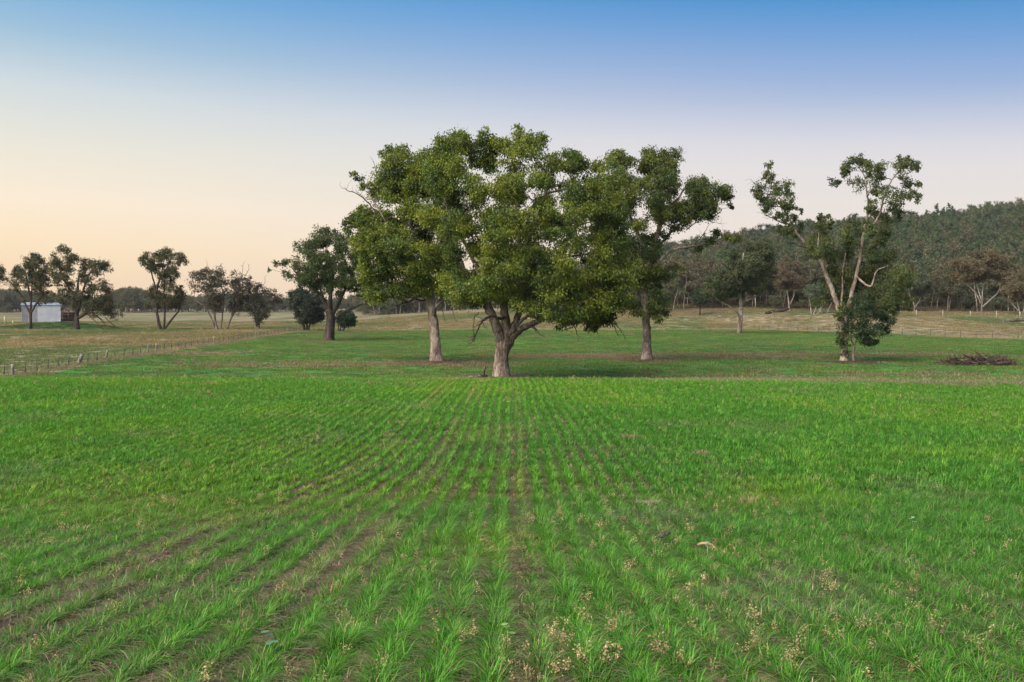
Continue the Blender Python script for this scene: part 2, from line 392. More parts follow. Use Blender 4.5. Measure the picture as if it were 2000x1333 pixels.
def lushness(x, y):
    n = fbm(x / 1.1, y / 1.6, 41); n2 = fbm(x / .35, y / .5, 43, 2)
    g = .55 + .9 * (n - .35) + .5 * (n2 - .5)
    x = row_coord(x, y)
    # wheel tracks, where little grows, and the missing row right of the middle
    for xr, wd, st in ((-1.45, .14, .32), (0.06, .06, .75), (1.34, .08, .25), (-2.85, .14, .30), (3.8, .12, .4), (-4.3, .2, .4)):
        xx = xr + .05 * np.sin(y / 5.) 
        g = g - st * np.exp(-((x - xx) / wd) ** 2)
    return g
def field_tint(x, y):
    n = fbm(x / 3.5, y / 5, 51); n2 = fbm(x / 14, y / 20, 52)
    yel = sstep(.45, .7, n) * .6 + sstep(26, 46, y) * (1 - sstep(48, 62, y)) * .22
    r = .85 + .55 * yel + .3 * (n2 - .5); g = .95 + .18 * yel + .3 * (n2 - .5); b = .95 - .1 * yel
    far = sstep(50, 60, y); r = r * 1.06; g = g * 1.10
    r = r * (1 + .24 * far); g = g * (1 - .15 * far); b = b * (1 + .55 * far)
    x = row_coord(x, y)
    trk = (np.exp(-((x + 1.45) / .22) ** 2) + .9 * np.exp(-((x + 2.85) / .22) ** 2) + .8 * np.exp(-((x - .06) / .12) ** 2) + .5 * np.exp(-((x - 3.8) / .15) ** 2)) * sstep(.42, .6, fbm(x / 2, y / 3, 57))
    r = r * (1 + .9 * trk); b = b * (1 + 1.6 * trk)
    t = np.stack([r, g, b], -1) * rng.uniform(.74, 1.2, x.shape)[..., None]
    d = (dryness(x, y) * .9)[..., None]
    return t * (1 - d) + np.array([2.4, .95, 4.6]) * .9 * d

P, RO, SC, PI_, TI = [], [], [], [], []
def addpts(x, y, scale, pick, dz=-.01, yaw=None):
    k = infield(x, y); x, y, scale, pick = x[k], y[k], scale[k], pick[k]
    z = height(x, y) + dz
    P.append(np.stack([x, y, z], -1))
    RO.append(np.stack([rng.normal(0, .08, len(x)), rng.normal(0, .08, len(x)), rng.uniform(-.35, .35, len(x)) + (rng.random(len(x)) > .5) * math.pi if yaw is None else rng.uniform(0, 6.28, len(x))], -1))
    SC.append(np.stack([scale, scale, scale * rng.uniform(.8, 1.2, len(x))], -1)); PI_.append(pick); TI.append(field_tint(x, y))
def rows(y0, y1, step, jit, pick0, pickn, s0, s1, thr):
    hw = .56 * y1 + 2
    ri = np.arange(-int(hw / ROW) - 1, int(hw / ROW) + 8)
    ys = np.arange(y0, y1, step)
    X, Y = np.meshgrid((ri + .5) * ROW, ys); X = X.ravel(); Y = Y.ravel()
    k = np.abs(X) < .56 * Y + 3.5; X, Y = X[k], Y[k]
    Y = Y + rng.uniform(-step, step, len(Y)) * .5
    over = sstep(1.6, 5, X) * 1.3 * sstep(6, 14, Y) + sstep(6, 16, -X) * .5 * sstep(10, 20, Y)            # rows merge away from the middle
    X = X + row_shift(X, Y) + rng.normal(0, 1, len(X)) * (jit + .06 * over) + .03 * np.sin(Y / 3)
    g = lushness(X, Y) + .35 * over + .1 * sstep(8, 25, Y)
    k = (g + rng.normal(0, .12, len(g))) > thr
    X, Y, g = X[k], Y[k], g[k]
    addpts(X, Y, np.clip(rng.uniform(s0, s1, len(X)) * (.62 + .55 * g), .4, 1.5), rng.integers(pick0, pick0 + pickn, len(X)))
def fill(y0, y1, dens, pick0, pickn, s0, s1, thr=.15):
    n = int((.56 * (y1 ** 2 - y0 ** 2) + 4 * (y1 - y0)) * dens)
    Y = np.sqrt(rng.uniform(y0 ** 2, y1 ** 2, n)); X = rng.uniform(-1, 1, n) * (.56 * Y + 2)
    g = fbm(X / .8, Y / 1.2, 61) + .5 * sstep(1.6, 5, X) * sstep(5, 12, Y) + .4 * sstep(4, 14, -X) * sstep(8, 18, Y) + .12 * sstep(.8, 3, -X) + .10 * sstep(8, 25, Y)
    U = row_coord(X, Y)
    ph = np.abs((U / ROW - .5) - np.round(U / ROW - .5)); g = g - .22 * sstep(.25, .45, ph) * (1 - sstep(2, 5, U) * sstep(6, 14, Y)) - .35 * np.exp(-((U - .06) / .09) ** 2) - .14 * np.exp(-((U + 1.45) / .2) ** 2) - .14 * np.exp(-((U + 2.85) / .2) ** 2)
    k = g + rng.normal(0, .05, n) > thr + .35; X, Y = X[k], Y[k]
    addpts(X, Y, rng.uniform(s0, s1, len(X)), rng.integers(pick0, pick0 + pickn, len(X)), yaw=1)
rows(3.2, 15, .042, .028, 0, 7, .62, .98, .18)
rows(15, 31, .07, .018, 7, 6, .75, 1.15, .20)
rows(31, 58, .12, .015, 7, 6, .8, 1.25, .18)
def creepers(y0, y1, dens, s0, s1):
    n = int((.56 * (y1 ** 2 - y0 ** 2) + 4 * (y1 - y0)) * dens)
    Y = np.sqrt(rng.uniform(y0 ** 2, y1 ** 2, n)); X = rng.uniform(-1, 1, n) * (.56 * Y + 2)
    k = fbm(X / .45, Y / .7, 65, 3) + rng.normal(0, .04, n) > .43; X, Y = X[k], Y[k]
    addpts(X, Y, rng.uniform(s0, s1, len(X)), rng.integers(23, 28, len(X)), yaw=1)
creepers(3.2, 15, 75, .7, 1.4)
creepers(15, 30, 22, .9, 1.6)
fill(3.2, 15, 60, 13, 5, .8, 1.5, .17)
fill(15, 31, 16, 18, 5, .7, 1.2, .17)
fill(31, 60, 7, 18, 5, .9, 1.5, .12)
scatter('crop_grass', c_tuft, np.concatenate(P), np.concatenate(RO), np.concatenate(SC), np.concatenate(PI_), np.concatenate(TI),
        label='green cereal crop sown in rows across the near field', category='crop')
# far half of the field: patches
n = 26000
Y = np.sqrt(rng.uniform(56 ** 2, 182 ** 2, n)); X = rng.uniform(-1, 1, n) * (.56 * Y + 2)
k = infield(X, Y); X, Y = X[k], Y[k]; m = len(X)
dr = dryness(X, Y)
pick = np.where(rng.random(m) < dr * .8 + .02, rng.integers(6, 12, m), rng.integers(0, 6, m))
tt = field_tint(X, Y); tt[pick >= 6] = np.array([.95, .95, .95])
s = rng.uniform(.7, 1.15, m)
scatter('far_crop_grass', c_patch, np.stack([X, Y, height(X, Y) - .01], -1), np.stack([X * 0, X * 0, rng.uniform(0, 6.28, m)], -1),
        np.stack([s, s, s * rng.uniform(.7, 1.2, m)], -1), pick, tt, label='short green crop beyond the crest with dry streaks', category='crop')
# dry paddock grass, left of the fence and beyond the field
n = 60000
Y = np.sqrt(rng.uniform(50 ** 2, 300 ** 2, n)); X = rng.uniform(-1, 1, n) * (.56 * Y + 2)
wd = sstep(60, 95, Y - edge_far(X)) * sstep(10, 60, X)
k = (~infield(X, Y)) & (rng.random(n) > wd * .5) & (rng.random(n) < .75)
X, Y = X[k], Y[k]; m = len(X)
clump = fbm(X / 4, Y / 7, 71)
pick = np.where(rng.random(m) < .04 + .25 * sstep(.55, .7, clump), 12 + rng.integers(0, 3, m), 6 + rng.integers(0, 6, m))
g = fbm(X / 12, Y / 25, 73)
br = .74 + .5 * clump
tt = np.stack([br * (1 - .45 * sstep(.5, .66, g)), br * (1 - .10 * sstep(.5, .66, g)), br * (.95 - .3 * sstep(.5, .66, g))], -1)
edge_band = (X > -36) & (Y - edge_far(X) < 14)
tt[edge_band] *= 1.25
mo = np.clip(np.exp(-((X + 97) / 16) ** 2 - ((Y - 213) / 6) ** 2) * 1.6, 0, 1)[:, None]
tt = tt * (1 - mo) + np.array([.22, .48, .2]) * mo
s = rng.uniform(.7, 1.3, m)
scatter('dry_paddock_grass', c_patch, np.stack([X, Y, height(X, Y) - .01], -1), np.stack([X * 0, X * 0, rng.uniform(0, 6.28, m)], -1),
        np.stack([s, s, s * rng.uniform(.6, 1.1, m)], -1), pick, tt, label='dry tan grass of the grazed paddocks', category='grass')
# pale fringe of rank grass under the fence and along the strips
n = 2600
Y = rng.uniform(56, 174, n); X = fence_x(Y) + rng.normal(.1, .55, n)
n2_ = 1300
Y2 = 53 + rng.normal(0, 2.6, n2_); X2 = rng.uniform(6, 33, n2_)
Y3 = 74.5 + rng.normal(0, 2, 160); X3 = rng.uniform(-26, -2, 160)
Y4 = 90 + rng.normal(0, 2.2, 130); X4 = -27 + rng.normal(0, 3, 130)
X5 = rng.uniform(-27, 28, 420); Y5 = 50 + rng.normal(0, 2.4, 420); k5 = fbm(X5 / 2.5, Y5, 88) > .48; X5, Y5 = X5[k5], Y5[k5]
Xr = rng.uniform(-36, 75, 1400); Yr = edge_far(Xr) + rng.uniform(-1, 10, 1400)
X = np.concatenate([X, X2, X3, X4, X5, Xr]); Y = np.concatenate([Y, Y2, Y3, Y4, Y5, Yr]); m = len(X)
s = rng.uniform(.35, .8, m)
s[-len(Xr) - len(X5):-len(Xr)] *= .55
scatter('rank_dry_grass', c_patch, np.stack([X, Y, height(X, Y) - .01], -1), np.stack([X * 0, X * 0, rng.uniform(0, 6.28, m)], -1),
        np.stack([s, s, s * rng.uniform(.45, 1.0, m)], -1), 12 + rng.integers(0, 3, m), np.array([.85, .92, 1.1]) * rng.uniform(.75, 1.2, (m, 1)),
        label='pale rank dry grass under the fence and along the field edges', category='grass')

# seed heads of dead weeds standing over the crop, and straw litter in the gaps
def seedhead(seed):
    r = np.random.default_rng(seed); V_, Fc, C_ = [], [], []
    def strip(p, q, w, c):
        k = len(V_); d = np.array(q) - np.array(p); s = np.cross(d, (r.normal(), r.normal(), r.normal())); s = s / (np.linalg.norm(s) + 1e-9) * w / 2
        V_.extend([tuple(p - s), tuple(p + s), tuple(q + s * .5), tuple(q - s * .5)]); Fc.append((k, k + 1, k + 2, k + 3)); C_.extend([c] * 4)
    for st in range(r.integers(1, 4)):
        p = np.array((r.normal(0, .03), r.normal(0, .03), 0.)); h = r.uniform(.11, .24); ln = r.normal(0, .35, 2)
        top = p + np.array((ln[0] * h, ln[1] * h, h)); strip(p, top, .004, np.array((.36, .25, .14)))
        for k in range(22):
            t = r.uniform(.62, 1.08); b = p + (top - p) * t + r.normal(0, .010 + .012 * (1 - abs(t - .85) * 3), 3)
            d = r.normal(0, 1, 3); d /= np.linalg.norm(d)
            strip(b, b + d * .018, .011, np.array((.56, .43, .22)) * r.uniform(.7, 1.25))
    return np.array(V_), Fc, np.array(C_)
def litter(seed):
    r = np.random.default_rng(seed); V_, Fc, C_ = [], [], []
    for i in range(46):
        x, y = r.normal(0, .11, 2); a = r.uniform(0, 6.28); l_ = r.uniform(.03, .12); z0, z1 = r.uniform(.004, .03, 2); w = .0035
        c, s_ = math.cos(a), math.sin(a); k = len(V_)
        V_ += [(x - s_ * w, y + c * w, z0), (x + s_ * w, y - c * w, z0), (x + c * l_ + s_ * w, y + s_ * l_ - c * w, z1), (x + c * l_ - s_ * w, y + s_ * l_ + c * w, z1)]
        Fc.append((k, k + 1, k + 2, k + 3)); C_ += [np.array([(.36, .25, .15), (.24, .15, .10), (.16, .11, .08)][r.integers(0, 3)]) * r.uniform(.8, 1.2)] * 4
    return np.array(V_), Fc, np.array(C_)
c_weed = bpy.data.collections.new('weed_shapes')
for i in range(6): proto(c_weed, 'weed_%02d' % i, seedhead(800 + i), M_grass)
for i in range(5): proto(c_weed, 'weed_%02d' % (6 + i), litter(900 + i), M_grass)
n = 26000
Y = rng.uniform(3.5, 58, n); X = rng.uniform(-1, 1, n) * (.56 * Y + 2)
cl = fbm(X / 1.2, Y / 1.6, 81) * .6 + fbm(X / 6, Y / 8, 82) * .4
k = (rng.random(n) < .22 * sstep(.42, .68, cl) + .22 * sstep(.60, .68, cl)) | (rng.random(n) < .03 + .09 * sstep(-2, 4, X) * sstep(7, 12, Y))
X, Y = X[k], Y[k]; m = len(X)
s = rng.uniform(.45, .85, m) * (1 + .6 * sstep(25, 55, Y))
scatter('dry_weeds', c_weed, np.stack([X, Y, height(X, Y)], -1), np.stack([rng.normal(0, .15, m), rng.normal(0, .15, m), rng.uniform(0, 6.28, m)], -1),
        np.stack([s, s, s], -1), rng.integers(0, 6, m), np.full((m, 3), 1.) * rng.uniform(.75, 1.15, (m, 1)), label='tan dead weed seed heads dotted over the green crop', category='weeds')
n = 8500
Y = np.sqrt(rng.uniform(3.2 ** 2, 24 ** 2, n)); X = np.round(rng.uniform(-1, 1, n) * (.56 * Y + 1) / ROW) * ROW + rng.normal(0, .05, n)
m = n; s = rng.uniform(.7, 1.3, m)
scatter('straw_litter', c_weed, np.stack([X, Y, height(X, Y) + .002], -1), np.stack([X * 0, X * 0, rng.uniform(0, 6.28, m)], -1),
        np.stack([s, s, s], -1), 6 + rng.integers(0, 5, m), np.full((m, 3), .9) * rng.uniform(.7, 1.2, (m, 1)), label='broken straw and dead roots lying between the crop rows', category='litter')

LX, LY = [], []
for tx_, ty_, tr_ in TREE_FEET:
    a_ = rng.uniform(0, 6.28, 130); q_ = .4 + rng.exponential(1.3 * tr_, 130); LX.append(tx_ + q_ * np.cos(a_)); LY.append(ty_ + q_ * np.sin(a_) * 1.2)
X, Y = np.concatenate(LX), np.concatenate(LY); m = len(X); s = rng.uniform(1.5, 4.2, m)
scatter('bark_litter', c_weed, np.stack([X, Y, height(X, Y) + .01], -1), np.stack([X * 0, X * 0, rng.uniform(0, 6.28, m)], -1),
        np.stack([s, s, s], -1), 6 + rng.integers(0, 5, m), np.full((m, 3), 1.) * rng.uniform(.5, 1.3, (m, 1)), label='fallen twigs and bark strips round the feet of the gums', category='litter')

# ------------------------------------------------------------------ tubes and trees
class Acc:
    def __init__(s): s.v, s.f, s.n, s.k = [], [], [], 0; s.c = []
    def tube(s, pts, rad, sides=6, lump=0.0, cap=True):
        pts = np.asarray(pts, float); m = len(pts)
        t = np.gradient(pts, axis=0); t /= (np.linalg.norm(t, axis=1)[:, None] + 1e-9)
        ref = np.array((0.13, 1., 0.07)) if abs(t[:, 1].mean()) < .8 else np.array((1., .1, .1))
        a = np.cross(t, ref); a /= (np.linalg.norm(a, axis=1)[:, None] + 1e-9); b = np.cross(t, a)
        th = np.linspace(0, 2 * math.pi, sides, endpoint=False)
        r = np.asarray(rad, float)[:, None] * np.ones(sides)
        if lump:
            ph = rng.uniform(0, 6.28, 3)
            r = r * (1 + lump * (np.sin(2 * th + ph[0]) + .7 * np.sin(3 * th + ph[1]))[None] + rng.normal(0, lump * .35, r.shape))
        ring = pts[:, None] + r[..., None] * (np.cos(th)[None, :, None] * a[:, None] + np.sin(th)[None, :, None] * b[:, None])
        s.v.append(ring.reshape(-1, 3))
        i = np.arange(m - 1)[:, None] * sides; j = np.arange(sides)[None]; j2 = (j + 1) % sides
        q = np.stack([i + j, i + j2, i + sides + j2, i + sides + j], -1).reshape(-1, 4) + s.k
        s.f.append(q.ravel()); s.n.append(np.full(len(q), 4))
        if cap:
            s.f.append(np.arange(sides)[::-1] + s.k); s.f.append(np.arange(sides) + s.k + (m - 1) * sides); s.n.append(np.array([sides, sides]))
        s.k += m * sides
    def mesh(s, name, mat, origin=(0, 0, 0)):
        return new_mesh(name, np.concatenate(s.v) - np.asarray(origin), np.concatenate(s.f), np.concatenate(s.n), mat, None, True)
def smooth_path(p, n=5):
    p = np.asarray(p, float)
    if len(p) < 3: 
        t = np.linspace(0, 1, n)[:, None]; return p[0] * (1 - t) + p[-1] * t
    q = np.vstack([2 * p[0] - p[1], p, 2 * p[-1] - p[-2]]); o = []
    for i in range(1, len(q) - 2):
        for t in np.linspace(0, 1, n, endpoint=False):
            o.append(.5 * ((2 * q[i]) + (-q[i - 1] + q[i + 1]) * t + (2 * q[i - 1] - 5 * q[i] + 4 * q[i + 1] - q[i + 2]) * t * t + (-q[i - 1] + 3 * q[i] - 3 * q[i + 1] + q[i + 2]) * t ** 3))
    o.append(p[-1]); return np.array(o)
def leaf_cloud(cent, rad, n, size, pal, squash=.8, droop=.5, sub=11, spread=.95):
    """leaves of many blobs: each blob is a bunch of sprays, each spray a bunch of leaves"""
    B = len(cent)
    hue = rng.random(B); lum = rng.uniform(.82, 1.2, B)
    # sprays lie mostly towards the outside of the blob
    d = rng.normal(0, 1, (B, sub, 3)); d /= np.linalg.norm(d, axis=2)[..., None]
    rr = rng.uniform(.05, 1., (B, sub)) ** .5
    sc = cent[:, None] + d * (rr * rad[:, None] * spread)[..., None] * rng.uniform(.65, 1.25, (B, 1, 3)) * np.array([1, 1, squash])
    sr = rad[:, None] * rng.uniform(.30, .60, (B, sub))
    per = np.maximum(1, (n / sub)).astype(int) if np.ndim(n) else max(1, int(n / sub))
    pos = sc[:, :, None] + rng.normal(0, .55, (B, sub, per, 3)) * sr[:, :, None, None] * np.array([1, 1, .72])
    T = B * sub * per
    keep = (np.arange(per)[None, None] < per * np.clip((rad / np.median(rad)) ** 2, .12, 1.)[:, None, None] * np.ones((1, sub, 1))).ravel()
    pos = pos.reshape(T, 3)
    h = np.repeat(np.clip(hue[:, None] + rng.normal(0, .16, (B, sub)), 0, 1).ravel(), per)
    lu = np.repeat((lum[:, None] * rng.uniform(.88, 1.14, (B, sub))).ravel(), per) * rng.uniform(.7, 1.3, T)
    pal = np.asarray(pal, float); x = h * (len(pal) - 1); i = np.minimum(x.astype(int), len(pal) - 2); fr = (x - i)[:, None]
    col = (pal[i] * (1 - fr) + pal[i + 1] * fr) * lu[:, None]
    pos, col = pos[keep], col[keep]; T = len(pos)
    ax = rng.normal(0, 1, (T, 3)) + np.array([0, 0, -droop * 1.6]); ax /= np.linalg.norm(ax, axis=1)[:, None]
    sd = np.cross(ax, rng.normal(0, 1, (T, 3))); sd /= (np.linalg.norm(sd, axis=1)[:, None] + 1e-9)
    l = size * rng.uniform(.7, 1.35, T)[:, None]; w = l * .26
    v = np.stack([pos, pos + ax * l * .45 + sd * w, pos + ax * l, pos + ax * l * .45 - sd * w], 1).reshape(-1, 3)
    return v, np.repeat(col, 4, 0), sc
def leaf_mesh(name, v, c, origin):
    return new_mesh(name, v - np.asarray(origin), np.arange(len(v)), np.full(len(v) // 4, 4), M_leaf, c)
def in_poly(px, py, poly):
    poly = np.asarray(poly, float); r = np.zeros(len(px), bool); j = len(poly) - 1
    for i in range(len(poly)):
        xi, yi = poly[i]; xj, yj = poly[j]
        c = ((yi > py) != (yj > py)) & (px < (xj - xi) * (py - yi) / (yj - yi + 1e-12) + xi); r ^= c; j = i
    return r
def poly_dist(px, py, poly):
    poly = np.asarray(poly, float); q = np.roll(poly, -1, 0); d = np.full(len(px), 1e9)
    for a, b in zip(poly, q):
        ab = b - a; t = np.clip(((px - a[0]) * ab[0] + (py - a[1]) * ab[1]) / (ab @ ab + 1e-9), 0, 1)
        d = np.minimum(d, np.hypot(px - a[0] - t * ab[0], py - a[1] - t * ab[1]))
    return d
def fill_poly(poly, D, rpx, n, maxdep, holes=(), mind=.75, edge=.55):
    """blob centres spread through a crown whose outline is poly (photo pixels)"""
    global rng
    rng = np.random.default_rng(int(poly[0][0] * 7 + poly[1][1] * 3 + n))     # every tree keeps its own shape
    poly = np.asarray(poly, float); x0, y0 = poly.min(0); x1, y1 = poly.max(0); res = []; k = D / F
    px = rng.uniform(x0, x1, n * 60); py = rng.uniform(y0, y1, n * 60)
    ok = in_poly(px, py, poly); px, py = px[ok], py[ok]
    e = poly_dist(px, py, poly); ok = e > rpx * edge; px, py, e = px[ok], py[ok], e[ok]
    for hx, hy, hr in holes:
        ok = np.hypot(px - hx, py - hy) > hr; px, py, e = px[ok], py[ok], e[ok]
    dm = np.minimum(maxdep, (e * k) * 1.5 + .3)
    dep = dm * np.sin(rng.uniform(-1, 1, len(px)) * 1.5)
    P_ = np.stack([px * k, py * k, dep], -1)
    chosen = []
    for i in range(len(px)):
        if len(chosen) >= n: break
        if chosen and np.min(np.linalg.norm(P_[chosen] - P_[i], axis=1)) < rpx * k * mind: continue
        chosen.append(i)
    return [(px[i], py[i], rpx * rng.uniform(.8, 1.25), dep[i]) for i in chosen]
def build_tree(name, label, D, base, limbs, blobs, pal, bark, leaf=.14, per=900, group=None, dead=(), sub=11, twig=B_twig,
               limb_bark=None, flare=1.5, droop=.5, twigk=1.0, cat='tree', squash=.8, spread=.95):
    """base: photo pixel of the foot; limbs: (points (px,py,depth), r0, r1) first is the trunk; blobs: (px,py,rpx,depth)"""
    b0 = px2w(base[0], base[1], D); bz = float(height(b0[0], D)); org = np.array((b0[0], D, bz))
    root = thing(name, label, cat, org, group)
    k = D / F
    sk_p, sk_r = [], []
    for li, (pts, r0, r1) in enumerate(limbs):
        w = np.array([px2w(p[0], p[1], D, p[2] if len(p) > 2 else 0) for p in pts])
        if li == 0 or abs(pts[0][1] - base[1]) < 4:
            w[0, 2] = float(height(w[0, 0], w[0, 1])) - .12
        path = smooth_path(w, 6)
        L_ = np.linalg.norm(path[-1] - path[0])
        path[1:-1] += rng.normal(0, .012 * min(L_, 6) / 3, (len(path) - 2, 3))
        t = np.linspace(0, 1, len(path)); rad = r0 + (r1 - r0) * t ** .9
        if li == 0 or abs(pts[0][1] - base[1]) < 4:
            hgt = (path[:, 2] - path[0, 2]); rad = rad * (1 + (flare - 1) * np.exp(-hgt / (r0 * 1.3)))
        a = Acc(); a.tube(path, rad, 14 if r0 > .25 else 9, .05)
        link('trunk' if li == 0 or abs(pts[0][1] - base[1]) < 4 else 'limb', a.mesh('trunk', (limb_bark or bark) if li else bark, org), root)
        sk_p.append(path); sk_r.append(rad)
    SP = np.concatenate(sk_p); SR = np.concatenate(sk_r)
    for pts, r0, r1 in dead:
        w = np.array([px2w(p[0], p[1], D, p[2] if len(p) > 2 else 0) for p in pts]); path = smooth_path(w, 5)
        path[1:-1] += rng.normal(0, .03, (len(path) - 2, 3))
        a = Acc(); a.tube(path, np.linspace(r0, r1, len(path)), 6, .05)
        for q in range(max(2, len(path) // 3)):                       # side twigs of the dead branch
            i = rng.integers(len(path) // 3, len(path)); dd = rng.normal(0, 1, 3) + (path[-1] - path[0]) / (np.linalg.norm(path[-1] - path[0]) + 1e-6) * .8
            dd /= np.linalg.norm(dd); ln = rng.uniform(.3, .9) * max(.5, np.linalg.norm(path[-1] - path[0]) / 3)
            a.tube(np.array([path[i], path[i] + dd * ln * .5 + rng.normal(0, .05, 3), path[i] + dd * ln + rng.normal(0, .1, 3)]), [r1 * .9, r1 * .7, r1 * .4], 4)
        link('dead_branch', a.mesh('dead_branch', twig, org), root)
    if blobs:
        B = np.array([px2w(b[0], b[1], D, b[3] if len(b) > 3 else 0) for b in blobs]); BR = np.array([b[2] for b in blobs]) * k
        order = np.argsort([np.min(np.linalg.norm(SP - c, axis=1)) for c in B])
        a = Acc()
        for i in order:
            c = B[i]; d = np.linalg.norm(SP - c, axis=1) + 1.3 * np.maximum(0, SP[:, 2] - c[2]) + (SR < .02 * twigk) * 3
            j = int(np.argmin(d)); p = SP[j]; Ld = np.linalg.norm(c - p)
            mid = p + (c - p) * .5 + np.array([0, 0, .10 * Ld]) + rng.normal(0, .09 * Ld, 3)
            tt = np.linspace(0, 1, 6)[:, None]; path = p * (1 - tt) ** 2 + 2 * mid * tt * (1 - tt) + c * tt ** 2
            path[1:-1] += rng.normal(0, .02 * Ld, (4, 3))
            r0 = min(SR[j] * .8, (.022 + .016 * Ld) * twigk); rad = np.linspace(r0, max(.010 * twigk, r0 * .35), 6)
            a.tube(path, rad, 5, cap=False)
            SP = np.vstack([SP, path[1:]]); SR = np.concatenate([SR, rad[1:]])
        v, c, sc = leaf_cloud(B, BR, per, leaf, pal, squash, droop, sub, spread)
        for bi in range(len(B)):
            for q in range(0, sub, 2):
                p0 = B[bi]; p1 = sc[bi, q]
                a.tube(np.array([p0, (p0 + p1) / 2 + rng.normal(0, .06 * BR[bi], 3), p1 + (p1 - p0) * .2]), np.array([.011, .008, .005]) * twigk, 3, cap=False)
        link('branches', a.mesh('branches', twig, org), root, kind='stuff')
        link('crown', leaf_mesh('crown', v, c, org), root)
    return root
PAL_MAIN = [(.062, .09, .026), (.115, .165, .028), (.23, .26, .03), (.078, .125, .03), (.24, .26, .034), (.13, .175, .03)]
PAL_GUM = [(.052, .078, .028), (.088, .12, .032), (.13, .155, .036), (.075, .10, .034)]
PAL_LEFT = [(.05, .062, .03), (.10, .10, .04), (.075, .08, .035), (.14, .12, .05)]
PAL_GREY = [tuple(q * 1.30 for q in t) for t in [(.055, .075, .042), (.085, .105, .055), (.065, .08, .045)]]
PAL_BRN = [tuple(q * 1.30 for q in t) for t in [(.10, .085, .048), (.14, .105, .06), (.085, .085, .045)]]

# --- the big tree in the middle
D = 60
poly = [(722, 0)]
P_MAIN = [(835, 300), (870, 262), (930, 248), (985, 262), (1030, 248), (1078, 262), (1085, 300), (1120, 285), (1145, 312), (1185, 305), (1215, 340), (1225, 420), (1232, 500),
          (1240, 560), (1225, 612), (1190, 632), (1140, 630), (1085, 636), (1040, 622), (1012, 600), (985, 602), (930, 604), (885, 590), (862, 560), (850, 520), (820, 500), (815, 430), (822, 360)]
holes = [(1085, 400, 12), (1165, 486, 8), (940, 335, 9), (1040, 335, 9), (1062, 450, 9), (900, 505, 9), (1125, 345, 9)]
blobs = fill_poly(P_MAIN, D, 25, 200, 6.0, holes, .80)
blobs += [(1212, 545, 28, -3), (1195, 580, 28, -3), (1165, 600, 28, -2), (1120, 600, 28, -4), (1075, 590, 30, -5), (1095, 555, 30, -5), (1060, 545, 26, -5), (1010, 520, 28, -5),
          (980, 540, 28, -5), (930, 560, 28, -4), (895, 570, 24, -3), (1040, 505, 26, -4), (1035, 600, 22, -4), (1010, 590, 20, -4), (1110, 625, 18, -3), (1160, 630, 17, -1), (1195, 622, 17, -1),
          (945, 256, 9, 0), (938, 262, 8, 0), (1012, 250, 9, 0), (1060, 270, 14, 0), (905, 268, 16, 0), (890, 285, 18, 0), (1110, 298, 13, 0), (1128, 315, 14, 1), (1100, 320, 14, 1)]
limbs = [([(980, 741), (979, 715), (980, 690), (984, 668)], .44, .40),
         ([(981, 674), (972, 645), (958, 612), (940, 580, .5), (915, 545, 1.5), (895, 500, 2), (885, 440, 2)], .36, .10),
         ([(984, 676), (990, 650), (986, 620), (985, 590), (995, 545), (1008, 500), (1015, 440), (1005, 370), (1000, 310)], .34, .07),
         ([(985, 690), (1000, 660), (1018, 643), (1042, 632, -1), (1070, 618, -2), (1110, 600, -2.5), (1160, 585, -2)], .27, .07),
         ([(985, 660), (1003, 640), (1020, 600, 1), (1050, 560, 2), (1090, 500, 2.5), (1130, 430, 3), (1150, 360, 3)], .25, .07),
         ([(958, 612), (950, 580, 1), (930, 520, 2), (900, 460, 3), (872, 400, 3), (868, 345, 3)], .20, .06),
         ([(1008, 500), (1040, 450, -1), (1065, 380, -1), (1070, 320)], .17, .05),
         ([(1005, 640), (1030, 618), (1050, 622, -1), (1070, 620, -2)], .12, .05)]
dead = [([(986, 620, -.5), (975, 622, -1), (962, 618, -1.2), (948, 622, -1.5), (938, 635, -1.5), (930, 652, -1.5), (924, 668, -1.5)], .10, .03),
        ([(930, 652, -1.5), (926, 662, -1.3), (918, 674, -1.3)], .04, .02),
        ([(1030, 636, -1), (1045, 642, -1.5), (1052, 650, -1.5)], .07, .03),
        ([(1105, 620, -2), (1118, 632, -2), (1127, 655, -2)], .05, .02), ([(1190, 628, -1), (1200, 640, -1), (1208, 656, -1)], .035, .015), ([(1200, 632, 0), (1212, 645), (1220, 662)], .03, .012),
        ([(935, 610, -1), (925, 625, -1), (928, 645, -1)], .03, .012)]
tree_main = build_tree('gum_tree', 'largest gum tree of all, broad dense crown on a forked trunk at the field crest', D, (980, 741), limbs, blobs, PAL_MAIN, B_pale,
                       leaf=.14, per=1150, squash=.95, droop=.8, dead=dead, limb_bark=B_grey, flare=1.55, sub=12)
# hanging mistletoe ball under the right of the crown
c0 = px2w(1155, 634, 60, -1)
v, c, _ = leaf_cloud(c0[None], np.array([.42]), 500, .12, [(.05, .045, .02), (.07, .07, .025)], 1.1, 1.2, 9)
link('mistletoe', leaf_mesh('mistletoe', v, c, tree_main.location), tree_main, kind='stuff')

